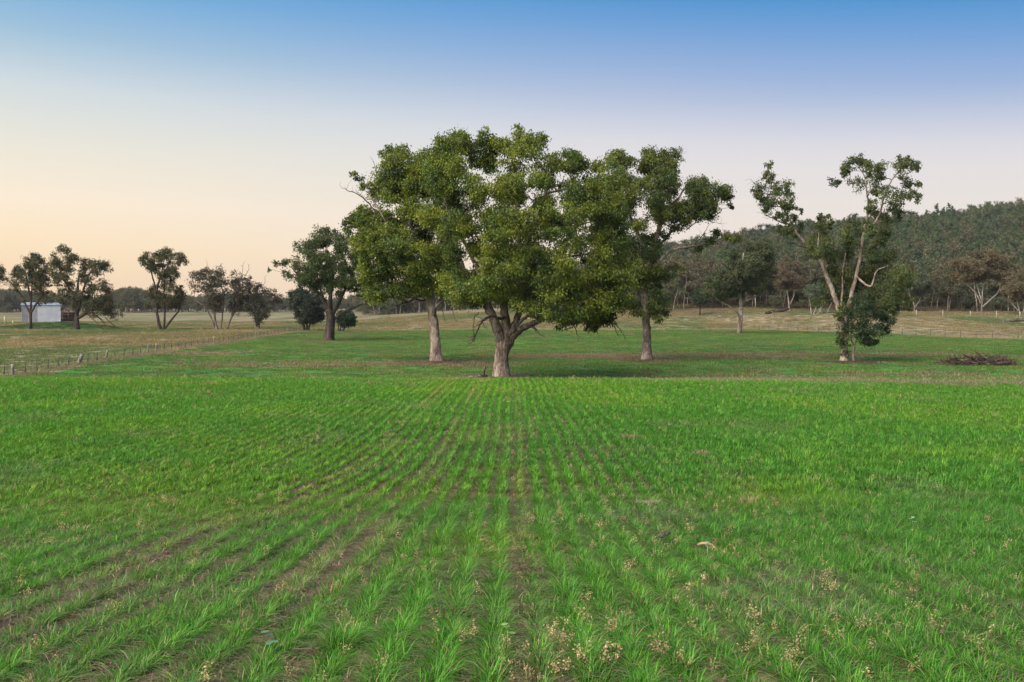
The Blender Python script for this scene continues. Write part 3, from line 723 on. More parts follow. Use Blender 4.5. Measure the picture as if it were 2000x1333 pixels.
# --- gum behind its left side
D = 76
P_ = [(700, 338), (738, 345), (738, 296), (770, 285), (820, 288), (860, 300), (890, 330), (905, 420), (900, 500), (890, 560), (860, 585), (820, 585), (780, 575), (750, 600), (712, 585),
      (700, 520), (680, 470), (668, 440), (690, 408), (722, 405), (738, 395), (722, 372)]
holes = [(850, 395, 6), (760, 455, 8), (765, 525, 8), (775, 345, 5), (835, 440, 6), (742, 398, 7)]
blobs = fill_poly(P_, D, 20, 190, 5.5, holes, .66)
blobs += [(700, 347, 9, 0), (712, 362, 12, 0), (690, 340, 8, 0), (748, 300, 10, 0), (765, 292, 12, 0), (690, 425, 14, 0), (712, 415, 14, 0), (678, 450, 12, 1), (690, 470, 14, 1), (740, 560, 16, -1), (715, 545, 16, 0)]
limbs = [([(852, 706), (850, 670), (847, 635), (842, 600), (838, 572)], .40, .30),
         ([(838, 575), (835, 540), (822, 490), (800, 430), (785, 370), (775, 320)], .26, .06),
         ([(840, 580), (852, 540), (866, 480), (875, 420), (870, 350)], .24, .06),
         ([(838, 575), (810, 545, 1), (775, 500, 1), (735, 455, 1), (705, 430, 1)], .16, .05),
         ([(822, 490), (800, 470, -2), (765, 450, -2), (740, 410, -2), (720, 380, -1)], .12, .04),
         ([(846, 620), (852, 600, -1), (862, 590, -1), (872, 592, -1)], .12, .06)]
dead = [([(838, 572), (815, 580, -1), (798, 590, -1), (782, 594, -1), (770, 600, -1), (760, 612, -1)], .13, .03), ([(798, 590, -1), (785, 586, -1.5), (776, 578, -2), (770, 580, -2)], .06, .02),
        ([(848, 603, -1), (862, 592, -1), (880, 588, -1), (885, 610, -1), (890, 628, -1)], .08, .015), ([(862, 592, -1), (866, 610, -1), (870, 628, -1)], .04, .012),
        ([(742, 425, 0), (722, 400, 0), (700, 380, 0), (680, 372, 0), (668, 368, 0)], .07, .015), ([(722, 400, 0), (706, 382, .4), (695, 374, .6)], .03, .01), ([(738, 350), (732, 325), (724, 306)], .03, .01)]
build_tree('gum_tree', 'straight pale-trunked gum left behind the largest tree, dead limbs below its crown', D, (852, 706), limbs, blobs, PAL_MAIN[:4] + [(.15, .175, .03)], B_pale,
           leaf=.16, per=900, dead=dead, limb_bark=B_grey, flare=1.5)

# --- gum to the right behind
D = 79
P_ = [(1188, 300), (1222, 292), (1245, 312), (1270, 290), (1325, 292), (1375, 318), (1385, 350), (1420, 358), (1430, 385), (1405, 405), (1392, 440), (1362, 452), (1345, 440), (1318, 455), (1330, 480),
      (1296, 490), (1285, 520), (1300, 545), (1306, 600), (1292, 625), (1240, 618), (1205, 610), (1195, 520), (1180, 420), (1178, 340)]
holes = [(1262, 400, 10), (1225, 450, 8), (1305, 385, 12), (1335, 360, 9), (1290, 440, 14), (1325, 420, 7), (1255, 340, 8), (1248, 450, 7)]
blobs = fill_poly(P_, D, 19, 125, 5., holes, .78)
blobs += [(1415, 368, 11, 0), (1425, 385, 8, 0), (1400, 455, 13, 0), (1418, 462, 13, 0), (1440, 466, 11, 1), (1385, 470, 14, 0), (1365, 485, 12, 0), (1262, 298, 12, 0), (1210, 300, 12, 0), (1195, 312, 10, 0),
          (1300, 535, 18, 0), (1325, 525, 14, 0), (1285, 620, 12, -1), (1300, 610, 12, 0), (1245, 612, 14, -1), (1425, 400, 6, 0), (1430, 405, 5, 0)]
limbs = [([(1264, 699), (1263, 665), (1262, 630), (1260, 590), (1256, 540)], .36, .27),
         ([(1256, 542), (1252, 500), (1245, 455), (1230, 420), (1212, 380), (1205, 330)], .22, .05),
         ([(1257, 548), (1272, 500), (1284, 460), (1300, 420), (1325, 385), (1355, 350)], .22, .05),
         ([(1284, 460), (1290, 410), (1285, 360), (1290, 310)], .12, .04),
         ([(1258, 560), (1285, 515, -1), (1315, 488, -1), (1350, 482, -1), (1385, 476, 0), (1420, 466, 0)], .15, .04),
         ([(1272, 500), (1310, 455, 1), (1350, 420, 1), (1390, 390, 1)], .12, .04)]
dead = [([(1300, 495, -1), (1330, 482, -1), (1360, 496, -1), (1376, 508, -1)], .06, .015), ([(1340, 450), (1370, 430), (1395, 434), (1408, 436)], .04, .01), ([(1350, 484), (1372, 460), (1385, 440)], .05, .012)]
build_tree('gum_tree', 'tall gum right behind the largest tree, open spreading top, trunk on a bare patch', D, (1264, 699), limbs, blobs, PAL_GUM[:3] + [(.16, .19, .03)], B_grey, leaf=.16, per=820, dead=dead, flare=1.7)

# --- forked sparse gum on the right and its young neighbour
D = 75.5
blobs = [(1495, 345, 12), (1484, 372, 14), (1490, 390, 10), (1515, 385, 16), (1540, 372, 13), (1500, 405, 13), (1525, 420, 12), (1545, 402, 12), (1538, 445, 15), (1552, 452, 12), (1518, 368, 10), (1548, 425, 9),
         (1596, 465, 18), (1585, 485, 16), (1612, 478, 17), (1600, 440, 9), (1604, 425, 8), (1618, 430, 9), (1622, 500, 12), (1596, 498, 14),
         (1664, 318, 13), (1652, 330, 11), (1680, 312, 12), (1695, 330, 15), (1712, 322, 15), (1678, 355, 17), (1715, 355, 17), (1735, 378, 17), (1762, 330, 15), (1785, 322, 9), (1790, 330, 6), (1758, 318, 10), (1772, 352, 12),
         (1762, 388, 17), (1785, 385, 10), (1745, 418, 15), (1700, 400, 10), (1725, 425, 17), (1672, 448, 18), (1652, 455, 12), (1650, 485, 14), (1694, 475, 19), (1715, 470, 16), (1640, 500, 14), (1660, 470, 15), (1728, 450, 14),
         (1700, 445, 17), (1712, 490, 14),
         (1632, 535, 17), (1652, 545, 20), (1678, 552, 19), (1622, 558, 15), (1712, 522, 22), (1738, 512, 20), (1757, 540, 20), (1722, 558, 24), (1742, 590, 20), (1700, 590, 20), (1640, 565, 15), (1762, 565, 15), (1715, 500, 14)]
low_ = [(1650 + rng.uniform(0, 120), rng.uniform(520, 630), rng.uniform(12, 22)) for _ in range(14)]
low_ = [q for q in low_ if not (q[0] < 1650 and q[1] > 570)]
blobs = [(a, b, r * (1.0 if b < 500 else 1.15), rng.uniform(-2.2, 2.2) if (a > 1690 or b < 500) else rng.uniform(.8, 3)) for a, b, r in blobs + low_]
blobs += [(a + rng.normal(0, .9) * r, b + rng.normal(0, .8) * r, r * .55, dp + rng.normal(0, .5)) for a, b, r, dp in blobs]
blobs += [(1647, 600, 9, -.5), (1640, 620, 9, -.5), (1652, 690, 7, -.3), (1648, 672, 9, -.4), (1640, 660, 10, -.3), (1655, 650, 12, -.3)]
limbs = [([(1648, 707), (1650, 675), (1647, 640), (1639, 605), (1624, 565), (1610, 525), (1592, 492), (1575, 478), (1553, 450), (1535, 415), (1508, 380)], .27, .05),
         ([(1646, 650), (1652, 620, 1), (1662, 580, 1), (1672, 540, 1), (1682, 490, 1), (1690, 440, .5), (1696, 400, .5), (1690, 350, 0)], .20, .05),
         ([(1690, 450, .5), (1710, 435, 0), (1722, 405, 0), (1730, 370, 0), (1755, 335, 0)], .11, .04),
         ([(1672, 540, 1), (1700, 560, -1), (1712, 530, -1), (1735, 520, -1)], .09, .03),
         ([(1608, 522, 0), (1600, 500, .3), (1598, 478, .3), (1601, 440, .3)], .08, .03),
         ([(1640, 610, 0), (1645, 570, 1), (1646, 530, 1), (1652, 495, 1)], .09, .03)]
dead = [([(1590, 492), (1570, 482), (1550, 476), (1535, 472)], .09, .03), ([(1545, 440), (1520, 432), (1498, 420), (1486, 410)], .05, .015), ([(1484, 372), (1474, 360), (1466, 350)], .03, .01),
        ([(1750, 400), (1765, 415), (1790, 418)], .03, .01)]
build_tree('gum_tree', 'sparse forked gum at the right with one limb leaning far left', D, (1648, 707), limbs, blobs, [(.06, .085, .036), (.10, .13, .042), (.15, .16, .046), (.075, .10, .038)], B_pale, leaf=.145, per=560, dead=dead, flare=1.7, sub=12, spread=1.2, squash=1.15, droop=.9)
blobs = [(1663, 612, 18, 0), (1690, 622, 20, -1), (1715, 615, 20, 0), (1705, 645, 20, -1), (1678, 650, 16, -.6), (1728, 640, 14, 0), (1695, 668, 15, -.5), (1660, 640, 14, 0), (1736, 625, 12, 0), (1700, 595, 18, .5), (1672, 590, 14, .6), (1710, 668, 9, -.3), (1685, 600, 14, -1)]
limbs = [([(1668, 707), (1667, 690), (1669, 670)], .13, .09), ([(1669, 672), (1678, 655, -.4), (1690, 640, -.5), (1700, 620, -.4)], .07, .03), ([(1668, 675), (1660, 655, -.3), (1663, 630, 0), (1670, 600)], .06, .03)]
build_tree('young_gum_tree', 'young leafy gum growing hard against the right side of the forked sparse gum', D - .6, (1668, 707), limbs, blobs, [(.035, .06, .03), (.055, .085, .035), (.045, .07, .035)], B_grey, leaf=.14, per=900, flare=1.6,
           dead=[([(1680, 672), (1690, 668), (1702, 678)], .03, .01)])

# --- dark spreading tree left of the middle
D = 125
P_ = [(532, 515), (565, 498), (575, 472), (600, 462), (612, 448), (640, 443), (668, 450), (690, 470), (712, 500), (735, 540), (748, 575), (730, 592), (700, 582), (668, 590), (640, 572), (600, 568), (560, 548), (545, 532)]
blobs = fill_poly(P_, D, 14, 85, 6, [(590, 510, 6), (660, 560, 6), (690, 530, 7), (625, 545, 6)], .8) + [(540, 516, 8, 0), (556, 512, 11, 0), (638, 452, 10, 0), (655, 455, 10, 0), (526, 527, 4, 0)]
limbs = [([(642, 668), (644, 645), (646, 622), (643, 605)], .62, .5), ([(644, 615), (636, 595), (620, 570), (600, 550), (575, 530)], .34, .1), ([(645, 612), (645, 580), (650, 540), (640, 490)], .34, .1),
         ([(646, 622), (658, 598), (672, 570), (690, 530), (700, 500)], .32, .08), ([(648, 628), (668, 612), (695, 600), (725, 585)], .24, .06), ([(642, 605), (628, 575), (618, 530), (610, 480)], .2, .06)]
build_tree('gum_tree', 'dark-trunked spreading gum inside the field corner, left of the central group', D, (642, 668), limbs, blobs, PAL_GUM[:2] + [(.07, .085, .035)], B_dark, leaf=.24, per=420, twig=B_dark, flare=1.3, twigk=1.4)
# --- pale gum with a domed crown behind the right-hand side of the field
D = 152
P_ = [(1370, 565), (1378, 540), (1405, 525), (1424, 505), (1422, 480), (1445, 465), (1490, 465), (1512, 482), (1516, 530), (1508, 565), (1490, 582), (1462, 570), (1440, 578), (1405, 590), (1380, 582)]
blobs = fill_poly(P_, D, 12, 130, 6, [(1455, 520, 4)], .68)
limbs = [([(1444, 652), (1446, 630), (1447, 605), (1448, 585)], .34, .28), ([(1447, 600), (1446, 570), (1450, 535), (1452, 495)], .28, .08), ([(1448, 598), (1462, 575), (1478, 555), (1486, 520)], .26, .08),
         ([(1446, 628, -.2), (1440, 612, -.3), (1428, 600, -.3), (1408, 590, 0), (1392, 578, 0)], .15, .06), ([(1447, 590), (1438, 560), (1432, 530), (1430, 500)], .2, .06), ([(1452, 590), (1475, 580), (1500, 565)], .18, .06)]
build_tree('gum_tree', 'lone pale-trunked gum with domed grey-green crown at the far edge of the green field', D, (1444, 652), limbs, blobs, [(.055, .075, .038), (.085, .10, .045), (.07, .085, .04), (.12, .125, .055)], B_pale, leaf=.24, per=560, twig=B_grey, flare=1.25, twigk=1.5)

# --- trees of the left paddock
def paddock_tree(label, D, base, poly, n, rpx, stems, pal=PAL_LEFT, per=210, extra=(), bark=B_dark, leaf=.29, holes=(), name='gum_tree', twig=B_twig, dep=4.5, r=.32, dead=(), group=None, spread=.95):
    blobs = fill_poly(poly, D, rpx, int(n * 1.6), dep, holes, .58, .38) + [(a, b, c, 0) for a, b, c in extra]
    poly = np.asarray(poly, float); limbs = []
    for k, st in enumerate(stems): limbs.append(([tuple(p) for p in st], r if k == 0 else r * .75, .07))
    return build_tree(name, label, D, base, limbs, blobs, pal, bark, leaf=leaf, per=per, twig=twig, flare=1.25, twigk=1.7, dead=dead, group=group, spread=spread)
G_L = None
paddock_tree('gum at the far left edge, only its twigs reaching into view', 205, (-22, 640), [(-75, 540), (-50, 500), (-10, 500), (8, 520), (14, 545), (4, 565), (-20, 575), (-60, 575)], 26, 10, [[(-22, 640), (-24, 600), (-15, 560), (0, 535)], [(-23, 605), (-40, 570), (-50, 545)]])
paddock_tree('dark gum standing in front of the white shed at the left', 200, (60, 631), [(20, 545), (24, 522), (45, 515), (48, 500), (60, 494), (75, 500), (92, 510), (98, 540), (95, 575), (80, 595), (70, 580), (45, 570), (28, 570)], 42, 9,
             [[(60, 631), (60, 610), (61, 590), (62, 565), (62, 530)], [(60, 615), (50, 595), (40, 575), (30, 562)], [(61, 610), (70, 595), (80, 580), (88, 560)], [(61, 585), (55, 560), (50, 530)]], holes=[(60, 560, 6), (40, 560, 5)], extra=[(86, 592, 6), (76, 594, 5), (96, 586, 7), (46, 590, 5)])
paddock_tree('wide double-topped gum with a low dense skirt, right of the white shed', 193, (151, 650), [(95, 520), (96, 500), (110, 482), (130, 478), (146, 488), (150, 505), (170, 500), (175, 508), (196, 502), (210, 515), (218, 535), (220, 560), (228, 590), (225, 618), (205, 628), (180, 620), (150, 610), (132, 605), (130, 580), (110, 570), (100, 550)], 75, 10,
             [[(151, 650), (150, 630), (150, 610), (146, 585), (130, 555), (118, 530), (110, 505)], [(150, 612), (158, 585), (165, 560), (175, 535), (190, 515)], [(151, 622), (170, 612), (190, 605), (215, 612)], [(150, 590), (152, 560), (155, 530)]],
             holes=[(145, 545, 10), (165, 555, 8), (190, 545, 8), (128, 560, 6), (200, 560, 5), (150, 530, 7), (175, 530, 5)], r=.5, bark=B_dark, extra=[(105, 575, 9), (118, 584, 9), (128, 592, 9), (100, 588, 6), (120, 482, 8), (235, 615, 6), (240, 605, 5)],
             dead=[([(151, 612), (143, 630), (138, 648)], .1, .05), ([(180, 610), (200, 628), (215, 648)], .14, .05), ([(170, 612), (190, 632), (208, 650)], .08, .04), ([(205, 620), (225, 638), (240, 648)], .09, .04), ([(125, 600), (122, 620), (124, 645)], .08, .04)])
paddock_tree('tall umbrella-topped gum on several dark stems, third of the left paddock trees', 193, (315, 648), [(272, 505), (285, 492), (300, 494), (312, 486), (345, 486), (362, 500), (362, 520), (350, 535), (355, 555), (365, 580), (352, 600), (340, 608), (320, 600), (290, 612), (283, 590), (295, 560), (292, 530), (278, 522)], 62, 9,
             [[(314, 648), (308, 620), (305, 590), (303, 560), (295, 530), (290, 505)], [(320, 648), (322, 610), (320, 570), (325, 530), (335, 500)], [(319, 645), (335, 625), (350, 605), (355, 580)], [(304, 575), (312, 545), (320, 515)]],
             holes=[(305, 545, 9), (325, 548, 7), (342, 545, 7), (312, 560, 5)])
paddock_tree('thin-crowned gum with pale leaning stem, left one of a pair in the left paddock', 193, (422, 649), [(362, 545), (375, 530), (392, 528), (400, 518), (425, 516), (440, 530), (445, 560), (442, 600), (425, 612), (405, 600), (398, 575), (380, 570), (368, 560)], 45, 9,
             [[(424, 649), (420, 625), (418, 590), (415, 560), (410, 530)], [(430, 649), (434, 620), (436, 580), (430, 545)], [(420, 649), (412, 620), (400, 600), (382, 588), (378, 585)]], pal=[(.06, .06, .035), (.085, .075, .042), (.07, .065, .04)], per=120, bark=B_grey, spread=1.1,
             dead=[([(415, 545), (406, 520), (404, 512)], .05, .02), ([(425, 530), (430, 518), (436, 514)], .05, .02)], r=.26)
paddock_tree('slender twiggy gum with curved dark stem, right one of a pair in the left paddock', 193.5, (443, 649), [(446, 540), (455, 530), (478, 528), (490, 538), (498, 560), (480, 590), (472, 612), (452, 612), (446, 590), (450, 570)], 30, 8.5,
             [[(442, 649), (450, 625), (460, 605), (465, 570), (470, 540)], [(452, 622), (456, 590), (460, 555)]], pal=[(.06, .055, .038), (.085, .07, .045)], per=100, bark=B_grey, spread=1.15, dead=[([(472, 545), (474, 525), (476, 512)], .05, .02), ([(478, 540), (486, 525), (484, 515)], .05, .02)], r=.22)
paddock_tree('small bushy many-stemmed gum, rightmost in the open left paddock', 194, (502, 649), [(470, 575), (482, 560), (500, 548), (515, 555), (530, 562), (548, 568), (552, 585), (530, 605), (520, 625), (505, 635), (490, 628), (480, 605)], 40, 8.5,
             [[(500, 649), (498, 620), (492, 590), (488, 570)], [(504, 649), (510, 620), (520, 600), (538, 580)], [(502, 645), (505, 610), (508, 570)]], pal=[(.055, .058, .036), (.08, .07, .045)], per=120, bark=B_grey, spread=1.1, dead=[([(510, 570), (518, 550), (516, 540)], .05, .02)], r=.24)
paddock_tree('low dark bushy gum behind the fence, left of the dark spreading tree', 178, (598, 650), [(562, 570), (575, 562), (600, 565), (625, 572), (638, 590), (636, 620), (618, 632), (596, 635), (578, 625), (566, 600)], 44, 10,
             [[(596, 650), (590, 625), (582, 600)], [(602, 650), (608, 625), (620, 600)], [(599, 648), (600, 620), (600, 585)]], pal=[(.035, .05, .032), (.055, .065, .04)], per=330, r=.26)
paddock_tree('dark round bush with three short stems, right of the dark spreading tree', 172, (668, 649), [(655, 618), (670, 608), (690, 610), (699, 625), (690, 634), (668, 638), (655, 632)], 16, 8,
             [[(668, 649), (675, 638), (685, 625)], [(661, 649), (661, 635), (662, 620)], [(664, 649), (666, 636), (668, 622)]], pal=[(.02, .045, .022), (.03, .06, .03)], per=400, r=.2, name='bush', dep=2.5)
for o in bpy.data.objects:
    if o.name.startswith('bush') and 'category' in o: o['category'] = 'bush'

# --- trees along the foot of the hill that can be told apart
HB = dict(bark=B_white, twig=B_white)
paddock_tree('large brown-topped gum with fanned white stems before the wood at far right', 205, (1912, 612), [(1858, 540), (1862, 510), (1885, 492), (1920, 486), (1950, 492), (1968, 510), (1975, 540), (1965, 560), (1940, 545), (1915, 552), (1885, 548), (1868, 560)], 70, 9,
             [[(1917, 612), (1917, 590), (1912, 570), (1906, 550), (1900, 525)], [(1918, 600), (1919, 570), (1922, 545), (1924, 515)], [(1916, 595), (1905, 572), (1888, 555), (1876, 535)], [(1909, 612), (1907, 590), (1903, 560), (1900, 530)], [(1919, 600), (1935, 585), (1950, 570), (1955, 545)]], pal=PAL_BRN, per=340, r=.2, dep=6, **HB)
paddock_tree('gum with a thin brownish crown cut by the right edge of the photo', 190, (1992, 624), [(1955, 565), (1970, 540), (1995, 528), (2030, 525), (2050, 550), (2040, 580), (2000, 590), (1965, 588)], 44, 9.5,
             [[(1993, 626), (1990, 605), (1985, 580), (1980, 555)], [(1998, 627), (2000, 600), (2005, 570), (2010, 545)], [(1990, 608), (1978, 595), (1970, 580)]], pal=PAL_BRN, per=300, r=.17, **HB)
paddock_tree('rusty round-crowned gum with two white stems, right of the lone pale-trunked gum', 240, (1542, 600), [(1510, 535), (1520, 515), (1545, 508), (1568, 515), (1578, 540), (1570, 562), (1545, 568), (1518, 562)], 40, 9,
             [[(1542, 601), (1540, 585), (1537, 565), (1532, 540)], [(1543, 595), (1550, 578), (1552, 550)]], pal=[(.125, .10, .06), (.15, .115, .07), (.11, .095, .055)], per=300, r=.17, **HB)
paddock_tree('low many-stemmed mallee gum with bare pale stems, left of the forked sparse gum', 205, (1592, 620), [(1575, 570), (1590, 552), (1618, 545), (1640, 560), (1640, 582), (1615, 592), (1585, 590)], 34, 9,
             [[(1585, 620), (1583, 600), (1580, 580)], [(1588, 621), (1594, 600), (1598, 575)], [(1592, 620), (1604, 605), (1610, 580)], [(1598, 620), (1603, 600), (1600, 575)], [(1614, 621), (1618, 605), (1628, 585)], [(1606, 618), (1598, 600), (1590, 580)]], pal=PAL_GREY, per=280, r=.10, name='mallee_tree', **HB)
paddock_tree('thin white-stemmed gum before the dark wood, right of the sparse forked gum', 222, (1788, 608), [(1765, 555), (1780, 535), (1805, 530), (1820, 550), (1815, 575), (1790, 580), (1768, 575)], 32, 9,
             [[(1787, 609), (1785, 595), (1778, 580), (1775, 565)], [(1788, 600), (1797, 585), (1802, 565)]], pal=PAL_GREY, per=280, r=.14, **HB)
paddock_tree('small dark green tree at the edge of the wood, left of the lone pale gum', 240, (1367, 599), [(1350, 580), (1358, 566), (1372, 565), (1383, 575), (1385, 590), (1370, 594), (1352, 592)], 18, 8, [[(1367, 600), (1367, 590), (1366, 575)]], pal=[(.03, .055, .028), (.045, .07, .032)], per=400, r=.2, dep=3)
paddock_tree('small dark tree with a forked black stem, left of the large brown-topped gum', 203, (1897, 615), [(1880, 592), (1886, 578), (1900, 578), (1903, 590), (1895, 600), (1884, 602)], 12, 6.5, [[(1897, 615), (1893, 600), (1884, 588)], [(1894, 603), (1898, 590)]], pal=[(.04, .045, .03), (.06, .06, .035)], per=200, r=.14, dep=2)

# ------------------------------------------------------------------ woods
def wood_kind(i, kind, pal, bark):
    """trunk mesh + crown mesh of a wood tree about 9-12 m tall, foot at the origin"""
    a = Acc(); bl = []; H = {'gum': 11, 'pine': 9.5, 'shrub': 4}[kind]
    lowc = (.40, .28, .42, .18)[i % 4]
    if kind == 'gum':
        ns = rng.integers(1, 4)
        for s_ in range(ns):
            an = rng.uniform(0, 6.28); ln = rng.uniform(.1, .35)
            pts = np.array([(0, 0, -.3), (math.cos(an) * ln * 1.5, math.sin(an) * ln * 1.5, H * .25), (math.cos(an) * ln * 4.5, math.sin(an) * ln * 4.5, H * .5), (math.cos(an) * ln * 7, math.sin(an) * ln * 7, H * .75)])
            p = smooth_path(pts, 3); a.tube(p, np.linspace(.13, .04, len(p)), 5)
        for q in range(26):
            an = rng.uniform(0, 6.28); rr = 4.0 * math.sqrt(rng.random()); z = H * lowc + (H * (.97 - lowc)) * (1 - (rr / 4.4) ** 2) * rng.uniform(.35, 1)
            bl.append((rr * math.cos(an), rr * math.sin(an), z, rng.uniform(.9, 1.5)))
    elif kind == 'pine':
        a.tube(np.array([(0, 0, -.3), (0, 0, H * .5), (0, 0, H * .95)]), [.16, .1, .04], 5)
        for q in range(24):
            t = rng.random() ** .8; z = H * (.18 + .8 * t); rr = 1.7 * (1 - t) ** .8 + .15; an = rng.uniform(0, 6.28)
            bl.append((rr * .7 * math.cos(an), rr * .7 * math.sin(an), z, .35 + .75 * (1 - t)))
    else:
        a.tube(np.array([(0, 0, -.2), (0.1, 0, 1), (.2, .1, 2)]), [.1, .07, .04], 4)
        for q in range(12):
            an = rng.uniform(0, 6.28); rr = 1.6 * math.sqrt(rng.random()); bl.append((rr * math.cos(an), rr * math.sin(an), rng.uniform(.7, 3.2), rng.uniform(.6, 1.)))
    bl = np.array(bl)
    v, c, _ = leaf_cloud(bl[:, :3], bl[:, 3], {'gum': 170, 'pine': 130, 'shrub': 140}[kind], {'gum': .38, 'pine': .28, 'shrub': .28}[kind], pal, .8, .4, 6)
    return a, v, c, bark
KINDS = [wood_kind(0, 'gum', [(0.10, 0.125, 0.06), (0.155, 0.17, 0.08)], B_white), wood_kind(1, 'gum', [(0.109, 0.132, 0.070), (0.078, 0.109, 0.062)], B_grey), wood_kind(2, 'gum', [(0.155, 0.13, 0.08), (0.13, 0.12, 0.065)], B_white),
         wood_kind(3, 'gum', [(0.09, 0.095, 0.055), (0.12, 0.12, 0.062)], B_grey), wood_kind(4, 'pine', [(.06, .10, .04), (.095, .14, .05)], B_dark), wood_kind(5, 'pine', [(.06, .10, .04), (.095, .14, .05)], B_dark), wood_kind(6, 'shrub', [(0.093, 0.101, 0.054), (0.124, 0.132, 0.070)], B_grey)]
c_wood = bpy.data.collections.new('wood_tree_shapes'); TM = []
for i, (a, v, c, bark) in enumerate(KINDS):
    tm = a.mesh('wood_trunk', bark); cm = new_mesh('wood_crown', v, np.arange(len(v)), np.full(len(v) // 4, 4), M_leaf, c); TM.append((tm, cm))
    tv = np.concatenate(a.v); allv = np.concatenate([tv, v]); col = np.concatenate([np.full((len(tv), 3), .2), c])
    me = new_mesh('wood_tree', allv, np.concatenate(a.f + [np.arange(len(v)) + len(tv)]), np.concatenate(a.n + [np.full(len(v) // 4, 4)]), bark, col); me.materials.append(M_leaf)
    mi = np.zeros(len(me.polygons), np.int32); mi[-(len(v) // 4):] = 1; me.polygons.foreach_set('material_index', mi)
    o = bpy.data.objects.new('wood_tree_%02d' % i, me); c_wood.objects.link(o)
# wood positions over the hill
pts = []
n = 9000
Y = np.sqrt(rng.uniform(215 ** 2, 640 ** 2, n)); X = rng.uniform(-.15, .62, n) * Y
foot = np.interp(X / Y, [-.2, -.06, .1, .16, .25, .32, .4, .5, .7], [480, 400, 300, 262, 262, 248, 236, 218, 200])
foot = foot + 14 * (fbm(X / 10, X * 0, 91) - .5)
k = Y > foot; X, Y, foot = X[k], Y[k], foot[k]
keep = []; cell = {}
for i in np.argsort(Y):
    r_ = 3.6 if Y[i] - foot[i] < 60 else 4.1
    if Y[i] > 450: r_ = 4.7
    key = (int(X[i] // 5), int(Y[i] // 5)); ok = True
    for a_ in (-1, 0, 1):
        for b_ in (-1, 0, 1):
            for j in cell.get((key[0] + a_, key[1] + b_), ()):
                if (X[i] - X[j]) ** 2 + (Y[i] - Y[j]) ** 2 < r_ * r_: ok = False; break
    if ok: cell.setdefault(key, []).append(i); keep.append(i)
X, Y, foot = X[keep], Y[keep], foot[keep]
depth_in = Y - foot
pine = (fbm(X / 40, Y / 40, 95) * .7 + rng.random(len(X)) * .3) > .50
pine &= depth_in > 55
kind = np.where(pine, rng.integers(4, 6, len(X)), rng.choice([0, 1, 0, 3, 3, 1, 1, 0, 2], len(X)))
low = (depth_in < 34) & (rng.random(len(X)) < .30); kind = np.where(low, 6, kind)
brownk = (depth_in < 30) & (rng.random(len(X)) < .25) & (kind < 4); kind = np.where(brownk, 2, kind)
S = rng.uniform(.8, 1.45, len(X)) * np.where(depth_in < 30, .9, 1.05); S = np.where(pine, S * np.where(rng.random(len(X)) < .15, 1.25, 1), S)
Z = height(X, Y)
order = np.argsort(depth_in + .02 * Y); ind = order[:150]; rest = order[150:]
NAMES = {0: ('gum_tree', 'grey-green gum with pale stems among the front trees of the hill wood', 'tree'), 1: ('gum_tree', 'olive-green gum with pale stems among the front trees of the hill wood', 'tree'),
         2: ('gum_tree', 'brownish gum with pale stems among the front trees of the hill wood', 'tree'), 3: ('gum_tree', 'dull grey gum with dark stems among the front trees of the hill wood', 'tree'),
         4: ('cypress_pine', 'narrow dark green pine in the front of the hillside wood', 'tree'), 5: ('cypress_pine', 'narrow green pine in the front of the hillside wood', 'tree'),
         6: ('shrub', 'low olive shrub at the foot of the hill wood', 'shrub')}
SEG = [(1300, 'seen past the central trees'), (1420, 'left of the lone pale-trunked gum'), (1560, 'right behind the lone pale-trunked gum'), (1750, 'behind the sparse forked gum'),
       (1860, 'left of the large brown-topped gum'), (99999, 'around the large brown-topped gum')]
NAMES = {0: ('gum_tree', 'grey-green pale-stemmed gum of the wood,', 'tree'), 1: ('gum_tree', 'olive-green gum of the wood,', 'tree'), 2: ('gum_tree', 'brownish pale-stemmed gum of the wood,', 'tree'),
         3: ('gum_tree', 'dull dark-stemmed gum of the wood,', 'tree'), 4: ('cypress_pine', 'narrow dark green pine of the wood,', 'tree'), 5: ('cypress_pine', 'narrow green pine of the wood,', 'tree'), 6: ('shrub', 'low olive shrub under the wood,', 'shrub')}
for i in ind:
    kd = int(kind[i]); nm, lb, ct = NAMES[kd]; ppx = 1000 + F * X[i] / Y[i]
    lb = lb + ' ' + next(t_ for lim, t_ in SEG if ppx < lim)
    r_ = thing(nm, lb, ct, (X[i], Y[i], Z[i]), 'front of the hill wood: ' + lb)
    r_.rotation_euler = (0, 0, rng.uniform(0, 6.28)); r_.scale = (S[i],) * 3
    link('trunk', TM[kd][0], r_); link('crown', TM[kd][1], r_)
m = len(rest)
scatter('hillside_wood', c_wood, np.stack([X[rest], Y[rest], Z[rest]], -1), np.stack([np.zeros(m), np.zeros(m), rng.uniform(0, 6.28, m)], -1), np.stack([S[rest]] * 3, -1), kind[rest], np.ones((m, 3)),
        label='dense wood of gums and pines covering the hill at the right', category='wood')
